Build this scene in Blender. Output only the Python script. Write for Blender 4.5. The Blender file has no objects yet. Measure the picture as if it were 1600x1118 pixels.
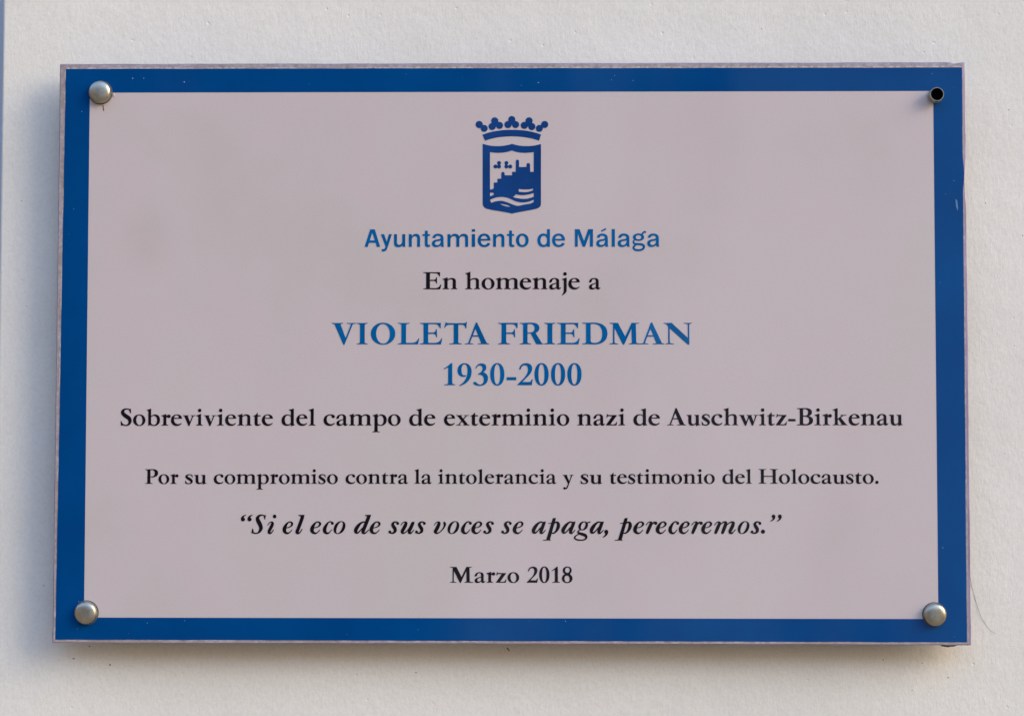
import bpy, bmesh, math, random
from mathutils import Matrix, Vector, Euler, noise
from mathutils.geometry import tessellate_polygon
random.seed(7)
scene = bpy.context.scene
COL = scene.collection
MM = 0.001
TO_WORLD = Matrix.Rotation(math.pi/2, 4, 'X')      # plaque plane (x right, y up, z to the viewer) -> world
# ------------------------------------------------------------------ camera
cam_d = bpy.data.cameras.new('camera'); cam = bpy.data.objects.new('camera', cam_d); COL.objects.link(cam)
cam_d.lens = 70.0; cam_d.sensor_width = 36.0; cam_d.sensor_fit = 'HORIZONTAL'
cam_d.clip_start = 0.01; cam_d.clip_end = 200.0
R = Euler((0.0492459, 0.0143832, 0.000561932), 'XYZ').to_matrix().to_4x4()
cam.matrix_world = TO_WORLD @ Matrix.Translation((18.355*MM, -61.695*MM, 1194.459*MM)) @ R
scene.camera = cam
# ------------------------------------------------------------------ sky, sun, exposure
SUN_DIR = Vector((0.82, -0.42, 0.36)).normalized()   # towards the sun: right, in front of the wall, fairly low
el = math.asin(SUN_DIR.z); az = math.atan2(SUN_DIR.x, SUN_DIR.y)
world = bpy.data.worlds.new('World'); scene.world = world; world.use_nodes = True
nt = world.node_tree; nt.nodes.clear()
w_out = nt.nodes.new('ShaderNodeOutputWorld'); w_bg = nt.nodes.new('ShaderNodeBackground')
sky = nt.nodes.new('ShaderNodeTexSky'); sky.sky_type = 'NISHITA'; sky.sun_disc = False
sky.sun_elevation = el; sky.sun_rotation = az
SKY_LINE = (.30, .50); SURROUND = (.53, .40, .285)
w_bg.inputs['Strength'].default_value = 0.15
# the lower part of the surroundings (street and sunlit fronts opposite) hides the sky near the horizon
tc = nt.nodes.new('ShaderNodeTexCoord'); sp = nt.nodes.new('ShaderNodeSeparateXYZ'); rp = nt.nodes.new('ShaderNodeMapRange'); mx = nt.nodes.new('ShaderNodeMix')
rp.interpolation_type = 'SMOOTHSTEP'; rp.inputs['From Min'].default_value = SKY_LINE[0]; rp.inputs['From Max'].default_value = SKY_LINE[1]
mx.data_type = 'RGBA'
# unseen shaded fronts with pale gaps on the right, shaped for the panel's reflections
def wn(kind, **kw):
    n = nt.nodes.new(kind)
    for k, v in kw.items(): setattr(n, k, v)
    return n
fr = wn('ShaderNodeMapRange', interpolation_type='SMOOTHSTEP'); fr.inputs['From Min'].default_value = -.90; fr.inputs['From Max'].default_value = -.96
nt.links.new(sp.outputs['Y'], fr.inputs['Value'])
stretch = wn('ShaderNodeMapping'); stretch.inputs['Scale'].default_value = (15, 0, 4.5); nt.links.new(tc.outputs['Generated'], stretch.inputs['Vector'])
fn = wn('ShaderNodeTexNoise'); fn.inputs['Scale'].default_value = 1.0; fn.inputs['Detail'].default_value = 2.0; nt.links.new(stretch.outputs['Vector'], fn.inputs['Vector'])
side = wn('ShaderNodeMapRange'); side.inputs['From Min'].default_value = -.25; side.inputs['From Max'].default_value = .25; side.inputs['To Min'].default_value = -.22; side.inputs['To Max'].default_value = .25
nt.links.new(sp.outputs['X'], side.inputs['Value'])
ad = wn('ShaderNodeMath', operation='ADD'); nt.links.new(fn.outputs['Fac'], ad.inputs[0]); nt.links.new(side.outputs['Result'], ad.inputs[1])
gap = wn('ShaderNodeMapRange', interpolation_type='SMOOTHSTEP'); gap.inputs['From Min'].default_value = .47; gap.inputs['From Max'].default_value = .66; nt.links.new(ad.outputs[0], gap.inputs['Value'])
fm = wn('ShaderNodeMix', data_type='RGBA'); fm.inputs[6].default_value = (.04, .05, .07, 1); fm.inputs[7].default_value = (.85, .93, 1.15, 1); nt.links.new(gap.outputs['Result'], fm.inputs[0])
lo = wn('ShaderNodeMix', data_type='RGBA'); lo.inputs[6].default_value = (*SURROUND, 1); nt.links.new(fr.outputs['Result'], lo.inputs[0]); nt.links.new(fm.outputs[2], lo.inputs[7])
nt.links.new(lo.outputs[2], mx.inputs[6])
nt.links.new(tc.outputs['Generated'], sp.inputs[0]); nt.links.new(sp.outputs['Z'], rp.inputs['Value']); nt.links.new(rp.outputs['Result'], mx.inputs[0])
nt.links.new(sky.outputs['Color'], mx.inputs[7]); nt.links.new(mx.outputs[2], w_bg.inputs['Color']); nt.links.new(w_bg.outputs['Background'], w_out.inputs['Surface'])
sun_d = bpy.data.lights.new('sun', 'SUN'); sun = bpy.data.objects.new('sun', sun_d); COL.objects.link(sun)
sun_d.energy = 0.5; sun_d.angle = math.radians(40); sun_d.color = (1.0, 0.78, 0.5)
sun.rotation_euler = SUN_DIR.to_track_quat('Z', 'Y').to_euler()
scene.view_settings.view_transform = 'Standard'; scene.view_settings.look = 'None'
scene.view_settings.gamma = 1.0; scene.view_settings.use_curve_mapping = False
scene.view_settings.exposure = 2.15

# ------------------------------------------------------------------ helpers
def P3(x, y, z=0.0):                       # mm in the plaque plane -> world metres
    return Vector((x*MM, -z*MM, y*MM))
def new_obj(name, bm, mat=None, parent=None, smooth=False):
    me = bpy.data.meshes.new(name)
    bm.normal_update(); bm.to_mesh(me); bm.free()
    if mat:
        for m in (mat if isinstance(mat, (list, tuple)) else [mat]): me.materials.append(m)
    if smooth:
        for p in me.polygons: p.use_smooth = True
    o = bpy.data.objects.new(name, me); COL.objects.link(o)
    if parent is not None:
        o.parent = parent
        o.matrix_parent_inverse = parent.matrix_world.inverted()
    return o
def empty(name, loc):
    o = bpy.data.objects.new(name, None); COL.objects.link(o); o.location = loc
    o.empty_display_size = 0.02
    o.matrix_world = Matrix.Translation(loc)
    return o
def tag(o, label=None, cat=None, group=None, kind=None):
    for k, v in (('label', label), ('category', cat), ('group', group), ('kind', kind)):
        if v: o[k] = v
    return o
class Mat:
    def __init__(s, name, base, rough=0.5, **kw):
        s.m = bpy.data.materials.new(name); s.m.use_nodes = True; s.t = s.m.node_tree
        s.b = s.t.nodes['Principled BSDF']
        s.b.inputs['Base Color'].default_value = (*base, 1); s.b.inputs['Roughness'].default_value = rough
        for k, v in kw.items(): s.b.inputs[k.replace('_', ' ')].default_value = v
    def n(s, kind, **inp):
        n = s.t.nodes.new(kind)
        for k, v in inp.items():
            k = k.replace('_', ' ')
            if k in n.inputs: n.inputs[k].default_value = v
            else: setattr(n, k.replace(' ', '_'), v)
        return n
    def l(s, a, b): s.t.links.new(a, b)
    def obj_coords(s, scale=(1, 1, 1), rot=(0, 0, 0)):
        tc = s.n('ShaderNodeTexCoord'); mp = s.n('ShaderNodeMapping')
        mp.inputs['Scale'].default_value = scale; mp.inputs['Rotation'].default_value = rot
        s.l(tc.outputs['Object'], mp.inputs['Vector']); return mp.outputs['Vector']
    def noise(s, vec, scale, detail=3, rough=.55, dist=0):
        n = s.n('ShaderNodeTexNoise', Scale=scale, Detail=detail, Roughness=rough, Distortion=dist)
        s.l(vec, n.inputs['Vector']); return n.outputs['Fac']
    def ramp(s, fac, stops):
        r = s.n('ShaderNodeValToRGB'); e = r.color_ramp.elements
        while len(e) < len(stops): e.new(.5)
        for q, (p, c) in zip(e, stops): q.position = p; q.color = (*c, 1) if len(c) == 3 else c
        s.l(fac, r.inputs['Fac']); return r.outputs['Color']
    def mix(s, a, b, fac, mode='MIX'):
        m = s.n('ShaderNodeMix', data_type='RGBA', blend_type=mode)
        for v, k in ((fac, 0), (a, 6), (b, 7)):
            if isinstance(v, (int, float)): m.inputs[k].default_value = v
            elif isinstance(v, tuple): m.inputs[k].default_value = (*v, 1)
            else: s.l(v, m.inputs[k])
        return m.outputs[2]
    def math(s, op, a, b=0.0):
        m = s.n('ShaderNodeMath', operation=op)
        for v, k in ((a, 0), (b, 1)):
            if isinstance(v, (int, float)): m.inputs[k].default_value = v
            else: s.l(v, m.inputs[k])
        return m.outputs[0]

# ------------------------------------------------------------------ materials
def plaster(name, base):
    M = Mat(name, base, 0.9); M.b.inputs['Specular IOR Level'].default_value = .25
    v = M.obj_coords()
    streak = M.obj_coords((620, 620, 230), (0, math.radians(18), 0))
    h1 = M.noise(streak, 1.0, 3, .6, .4)
    h2 = M.noise(v, 130, 3, .6)
    h3 = M.noise(v, 30, 2, .5)
    h4 = M.noise(v, 1500, 2, .6)
    # small knocked-out pits of the painted plaster
    vor = M.n('ShaderNodeTexVoronoi', Scale=150.0, Randomness=1.0); M.l(v, vor.inputs['Vector'])
    pit = M.ramp(vor.outputs['Distance'], [(0.03, (0, 0, 0)), (0.16, (1, 1, 1))])
    sep = M.n('ShaderNodeSeparateColor'); M.l(vor.outputs['Color'], sep.inputs['Color'])
    sparse = M.math('GREATER_THAN', sep.outputs['Red'], .93)
    pith = M.math('MULTIPLY', M.math('SUBTRACT', 1.0, pit), sparse)
    h = M.math('ADD', M.math('MULTIPLY', h1, .50), M.math('MULTIPLY', h2, .75))
    h = M.math('ADD', h, M.math('MULTIPLY', h3, 1.3)); h = M.math('ADD', h, M.math('MULTIPLY', h4, .16))
    h = M.math('SUBTRACT', h, M.math('MULTIPLY', pith, .55))
    bp = M.n('ShaderNodeBump', Strength=1.0, Distance=0.00037); M.l(h, bp.inputs['Height']); M.l(bp.outputs['Normal'], M.b.inputs['Normal'])
    tone = M.ramp(M.noise(v, 7, 4, .6), [(.3, tuple(c*.955 for c in base)), (.7, tuple(min(1, c*1.03) for c in base))])
    fine = M.ramp(M.noise(v, 620, 3, .7), [(.34, (.935, .93, .92)), (.58, (1, 1, 1))])
    col = M.mix(tone, fine, 1.0, 'MULTIPLY')
    v2 = M.n('ShaderNodeTexVoronoi', Scale=62.0); M.l(v, v2.inputs['Vector'])
    s2 = M.n('ShaderNodeSeparateColor'); M.l(v2.outputs['Color'], s2.inputs['Color'])
    dot = M.math('MULTIPLY', M.math('LESS_THAN', v2.outputs['Distance'], .045), M.math('GREATER_THAN', s2.outputs['Green'], .80))
    col = M.mix(col, tuple(c*.62 for c in base), M.math('MULTIPLY', dot, .8))
    M.l(col, M.b.inputs['Base Color']); return M.m
M_wall = plaster('white_painted_plaster', (.742, .743, .708))
M_recess = plaster('recess_plaster', (.50, .58, .70))  # blue tint in the base colour deepens the recess's sky-lit shade

def printed(name, base, var=.05, rough=.35):
    M = Mat(name, base, rough); M.b.inputs['Coat Weight'].default_value = .7
    M.b.inputs['Coat Roughness'].default_value = .03; M.b.inputs['Coat IOR'].default_value = 1.49
    M.b.inputs['Specular IOR Level'].default_value = .0
    return M
Mb = printed('blue_print', (0, .05, .2)); v = Mb.obj_coords()
Mb.l(Mb.ramp(Mb.noise(v, 12, 4, .6), [(.22, (.0002, .044, .188)), (.5, (.0002, .055, .212)), (.78, (.0004, .066, .245))]), Mb.b.inputs['Base Color'])
Mb.b.inputs['Coat Weight'].default_value = .38; M_blue = Mb.m
Mf = printed('field_print', (.5, .45, .47)); v = Mf.obj_coords()
tone = Mf.ramp(Mf.noise(v, 6, 4, .6), [(.28, (.496, .464, .458)), (.5, (.543, .486, .502)), (.72, (.528, .497, .492))])
tone = Mf.mix(tone, Mf.ramp(Mf.noise(v, 900, 3, .7), [(.35, (.965, .965, .965)), (.6, (1.01, 1.01, 1.01))]), 1.0, 'MULTIPLY')
# hazy round smudge left by something that touched the print
tc = Mf.n('ShaderNodeTexCoord'); mp = Mf.n('ShaderNodeMapping'); mp.vector_type = 'POINT'
mp.inputs['Location'].default_value = (220/24, 0, -69/29); mp.inputs['Scale'].default_value = (1/(24*MM), 0, 1/(29*MM))
Mf.l(tc.outputs['Object'], mp.inputs['Vector'])
ln = Mf.n('ShaderNodeVectorMath', operation='LENGTH'); Mf.l(mp.outputs['Vector'], ln.inputs[0])
sm = Mf.ramp(ln.outputs['Value'], [(0, (.9, .9, .9)), (.35, (.6, .6, .6)), (.7, (.2, .2, .2)), (1.0, (0, 0, 0))])
sm = Mf.math('MULTIPLY', sm, Mf.math('MULTIPLY', Mf.noise(v, 90, 4, .7), .62))
Mf.l(Mf.mix(tone, (.41, .36, .36), sm), Mf.b.inputs['Base Color'])
M_field = Mf.m
def ink(name, base):
    M = printed(name, base); v = M.obj_coords()
    M.l(M.ramp(M.noise(v, 38, 3, .6), [(.3, tuple(c*.85 for c in base)), (.7, tuple(c*1.2 for c in base))]), M.b.inputs['Base Color']); M.b.inputs['Coat Weight'].default_value = .4
    return M.m
INK = {'black': ink('black_ink', (.0105, .0075, .0115)), 'blue': ink('blue_ink', (.0012, .096, .285)), 'navy': ink('navy_ink', (.0075, .047, .19))}
Mr = Mat('acrylic_rim', (.3, .27, .29), .35, Coat_Weight=.6, Coat_Roughness=.15); v = Mr.obj_coords()
c1 = Mr.ramp(Mr.noise(v, 260, 4, .7), [(.30, (.235, .21, .20)), (.5, (.335, .31, .325)), (.72, (.47, .445, .475))])
c2 = Mr.ramp(Mr.noise(v, 22, 3, .6), [(.35, (.90, .85, .80)), (.65, (1.0, .98, 1.06))])
Mr.l(Mr.mix(c1, c2, 1.0, 'MULTIPLY'), Mr.b.inputs['Base Color']); M_rim = Mr.m
Me = Mat('acrylic_cut_edge', (.24, .18, .33), .25, Coat_Weight=.8, Coat_Roughness=.1); v = Me.obj_coords()
Me.l(Me.ramp(Me.noise(v, 30, 3, .6), [(.3, (.17, .125, .205)), (.7, (.31, .245, .43))]), Me.b.inputs['Base Color']); M_edge = Me.m
Mg = Mat('dried_glue', (.72, .69, .66), .5); v = Mg.obj_coords()
Mg.l(Mg.ramp(Mg.noise(v, 500, 3, .6), [(.3, (.36, .33, .30)), (.6, (.58, .55, .54))]), Mg.b.inputs['Base Color']); M_glue = Mg.m
Mm = Mat('dull_steel', (.42, .43, .40), .4, Metallic=.92); v = Mm.obj_coords()
Mm.l(Mm.ramp(Mm.noise(v, 160, 4, .65), [(.25, (.29, .29, .235)), (.55, (.41, .405, .35)), (.75, (.48, .47, .41))]), Mm.b.inputs['Base Color'])
Mm.l(Mm.ramp(Mm.noise(v, 700, 3, .6), [(.3, (.28, .28, .28)), (.7, (.46, .46, .46))]), Mm.b.inputs['Roughness']); M_steel = Mm.m
M_dark = Mat('bore_shade', (.003, .003, .004), .9, Specular_IOR_Level=.0).m  # black colour stands in for shade inside the steel sleeve
M_speck = Mat('bare_speck', (.36, .42, .52), .6).m
M_scratch = Mat('scratch_mark', (.07, .19, .36), .5).m
M_rust = Mat('rust_stain', (.17, .085, .06), .8).m
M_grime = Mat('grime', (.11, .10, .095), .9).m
M_hair = Mat('dry_hair', (.16, .13, .10), .6).m

# ------------------------------------------------------------------ the walls
WZ = -20.0                                  # wall plane, mm behind the plaque's face
def wall_pier():
    bm = bmesh.new(); r = 1.6
    prof = [(-314.0, WZ-260)]               # return face, rounded arris, front face (x, z)
    for k in range(7):
        a = math.radians(180-90*k/6); prof.append((-314.0+r+r*math.cos(a), WZ-r+r*math.sin(a)))
    prof += [(-250, WZ), (1400, WZ), (1400, WZ-260)]
    lo = [bm.verts.new(P3(x, -1100, z)) for x, z in prof]; hi = [bm.verts.new(P3(x, 1100, z)) for x, z in prof]
    for i in range(len(prof)-1): bm.faces.new((lo[i], lo[i+1], hi[i+1], hi[i]))
    bm.faces.new(hi); bm.faces.new(lo[::-1])
    return bm
wall = tag(new_obj('plaster_wall', wall_pier(), M_wall), 'white painted plaster wall that carries the blue bordered plaque', 'wall')
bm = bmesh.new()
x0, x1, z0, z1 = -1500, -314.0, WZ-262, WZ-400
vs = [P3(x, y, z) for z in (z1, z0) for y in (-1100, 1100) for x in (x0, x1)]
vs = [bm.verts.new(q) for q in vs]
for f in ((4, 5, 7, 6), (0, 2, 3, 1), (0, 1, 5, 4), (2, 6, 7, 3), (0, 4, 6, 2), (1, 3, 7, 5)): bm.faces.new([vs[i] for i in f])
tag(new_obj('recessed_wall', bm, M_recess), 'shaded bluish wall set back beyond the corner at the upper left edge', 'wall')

# grime specks stuck to the wall (each a tiny flattened lump), one part of the wall
def lump(bm, x, y, z, rx, ry, h, seed, n=9, ang=0.0):
    rnd = random.Random(seed); ring = []
    for k in range(n):
        a = 2*math.pi*k/n; f = rnd.uniform(.7, 1.25)
        u, w = rx*f*math.cos(a), ry*f*math.sin(a)
        ring.append(bm.verts.new(P3(x+u*math.cos(ang)-w*math.sin(ang), y+u*math.sin(ang)+w*math.cos(ang), z)))
    c = bm.verts.new(P3(x, y, z+h))
    for k in range(n): bm.faces.new((ring[k], ring[(k+1) % n], c))
bm = bmesh.new()
for i, (x, y, s) in enumerate([(-57.3, -192.6, .55), (-243.4, -188.4, .8), (-265.7, -184.6, .6), (225.4, -184.3, .6), (248.9, -186.2, .45), (264.6, -195, .5), (242.6, -202.7, .45),
        (253.8, -201.2, .35), (-284.6, -140.4, .55), (-256, -177.2, .6), (312.5, 72.8, .55), (290.2, 92.8, .5), (154.2, 200.5, .4), (-196.6, 184.3, .35), (306.7, 5.5, .4), (-301, 95, .4), (-297, 30, .35), (305, 150, .4), (300, -60, .35)]):
    lump(bm, x, y, WZ-.02, s*random.uniform(.7, 1.4), s*.7, .25, i)
lump(bm, -1.4, -178.4, WZ-.02, .45, 1.7, .4, 99, ang=.55)
tag(new_obj('grime_speck', bm, M_grime, wall), 'scattered dark grime specks on the white plaster')

# ------------------------------------------------------------------ the plaque
plaque = tag(empty('memorial_plaque', P3(0, 0, 0)), 'rectangular memorial plaque with blue border, town crest and Spanish lettering on a pale field', 'plaque')
def edge_loop(corners, step, amp, seed, chips=()):
    """outline through four corners, slightly wavy as a hand-cut sheet"""
    pts = []
    for i in range(4):
        a, b = Vector(corners[i]), Vector(corners[(i+1) % 4]); n = max(2, int((b-a).length/step))
        d = (b-a).normalized(); nrm = Vector((-d.y, d.x))   # inward for a counter-clockwise loop
        for k in range(n):
            p = a+(b-a)*(k/n)
            f = amp*(noise.noise(Vector((p.x*.06+seed, p.y*.06, seed)))+.6*noise.noise(Vector((p.x*.35, p.y*.35+seed, 3.1)))) if k else 0
            for (cx, cy, r, depth) in chips:
                q = ((p.x-cx)**2+(p.y-cy)**2)**.5
                if q < r: f += depth*(1-q/r)**.6
            pts.append(p+nrm*f)
    return pts
OUTER = [(-273.9, -173.4), (274.2, -173.7), (274.1, 175.6), (-273.4, 175.7)]
outer = edge_loop(OUTER, 2.2, .16, 1.7, chips=((273.6, 103, 14, .9), (268, 176.2, 2.2, 1.1), (262, -173.6, 3, -.25)))
def inset(pts, d):
    return [Vector((p.x*(1-d/274.0), p.y*(1-d/174.6))) for p in pts]
bm = bmesh.new()
rings = []
for pts, z in ((outer, -8.0), (outer, -.35), ([Vector((p.x-(.75 if p.x > 268 else 0), p.y)) for p in inset(outer, .5)], 0.0), (inset(outer, 7.0), 0.0)):
    rings.append([bm.verts.new(P3(p.x, p.y, z)) for p in pts])
n = len(outer)
for k in range(3):
    for i in range(n):
        f = bm.faces.new((rings[k][i], rings[k][(i+1) % n], rings[k+1][(i+1) % n], rings[k+1][i])); f.material_index = 1 if k < 2 else 0
bm.faces.new(rings[3]); bm.faces.new(rings[0][::-1])
new_obj('acrylic_panel', bm, [M_rim, M_edge], plaque)
# printed sheets: pale field, blue border ring on top of it
FX0, FX1, FY0, FY1 = -255.0, 255.0, -158.15, 158.1
bm = bmesh.new()
bm.faces.new([bm.verts.new(P3(x, y, .06)) for x, y in ((FX0-4, FY0-4), (FX1+4, FY0-4), (FX1+4, FY1+4), (FX0-4, FY1+4))])
new_obj('pale_field', bm, M_field, plaque)
blue = edge_loop([(-272.1, -171.3), (271.7, -171.9), (272.4, 172.3), (-269.7, 172.6)], 1.3, .17, 5.2, chips=((272.2, 108, 9, -.9),))
bm = bmesh.new(); n = len(blue)
a = [bm.verts.new(P3(p.x, p.y, .13)) for p in blue]
b = [bm.verts.new(P3(min(FX1, max(FX0, p.x*1.0)), min(FY1, max(FY0, p.y)), .13)) for p in blue]
for i in range(n):
    j = (i+1) % n
    try: bm.faces.new((a[i], a[j], b[j], b[i]))
    except ValueError: pass
bmesh.ops.remove_doubles(bm, verts=bm.verts, dist=2e-6)
new_obj('blue_border', bm, M_blue, plaque)
# ragged line of dried glue showing between print and rim
bm = bmesh.new(); rnd = random.Random(3)
def glue_line(p, q, side, dens, wid):
    p, q = Vector(p), Vector(q); d = (q-p).normalized(); nrm = Vector((-d.y, d.x))*side; L = (q-p).length; s = 0
    while s < L:
        ln = rnd.uniform(1.2, 7.0)
        if rnd.random() < dens and noise.noise(Vector((s*.012, p.x, p.y))) > -.22:
            m = max(3, int(ln/.6)); lo, hi = [], []
            for k in range(m+1):
                c = p+d*min(L, s+ln*k/m); t = math.sin(math.pi*k/m)**.5
                lo.append(bm.verts.new(P3(*(c+nrm*rnd.uniform(.12, .25)), .05)))
                hi.append(bm.verts.new(P3(*(c+nrm*(.28+wid*t*rnd.uniform(.3, 1.0))), .05)))
            for k in range(m): bm.faces.new((lo[k], lo[k+1], hi[k+1], hi[k]))
        s += ln*rnd.uniform(.9, 1.15)
glue_line((-269.5, 172.6), (272.3, 172.3), 1, .85, .85)
glue_line((-272.1, -171.2), (-269.7, 172.5), 1, .45, .5)
glue_line((272.3, 90), (271.8, -171.8), 1, .4, .45)
glue_line((-272, -171.3), (271.6, -171.9), -1, .4, .4)
o = new_obj('glue_residue', bm, M_glue, plaque); o['kind'] = 'stuff'

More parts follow.
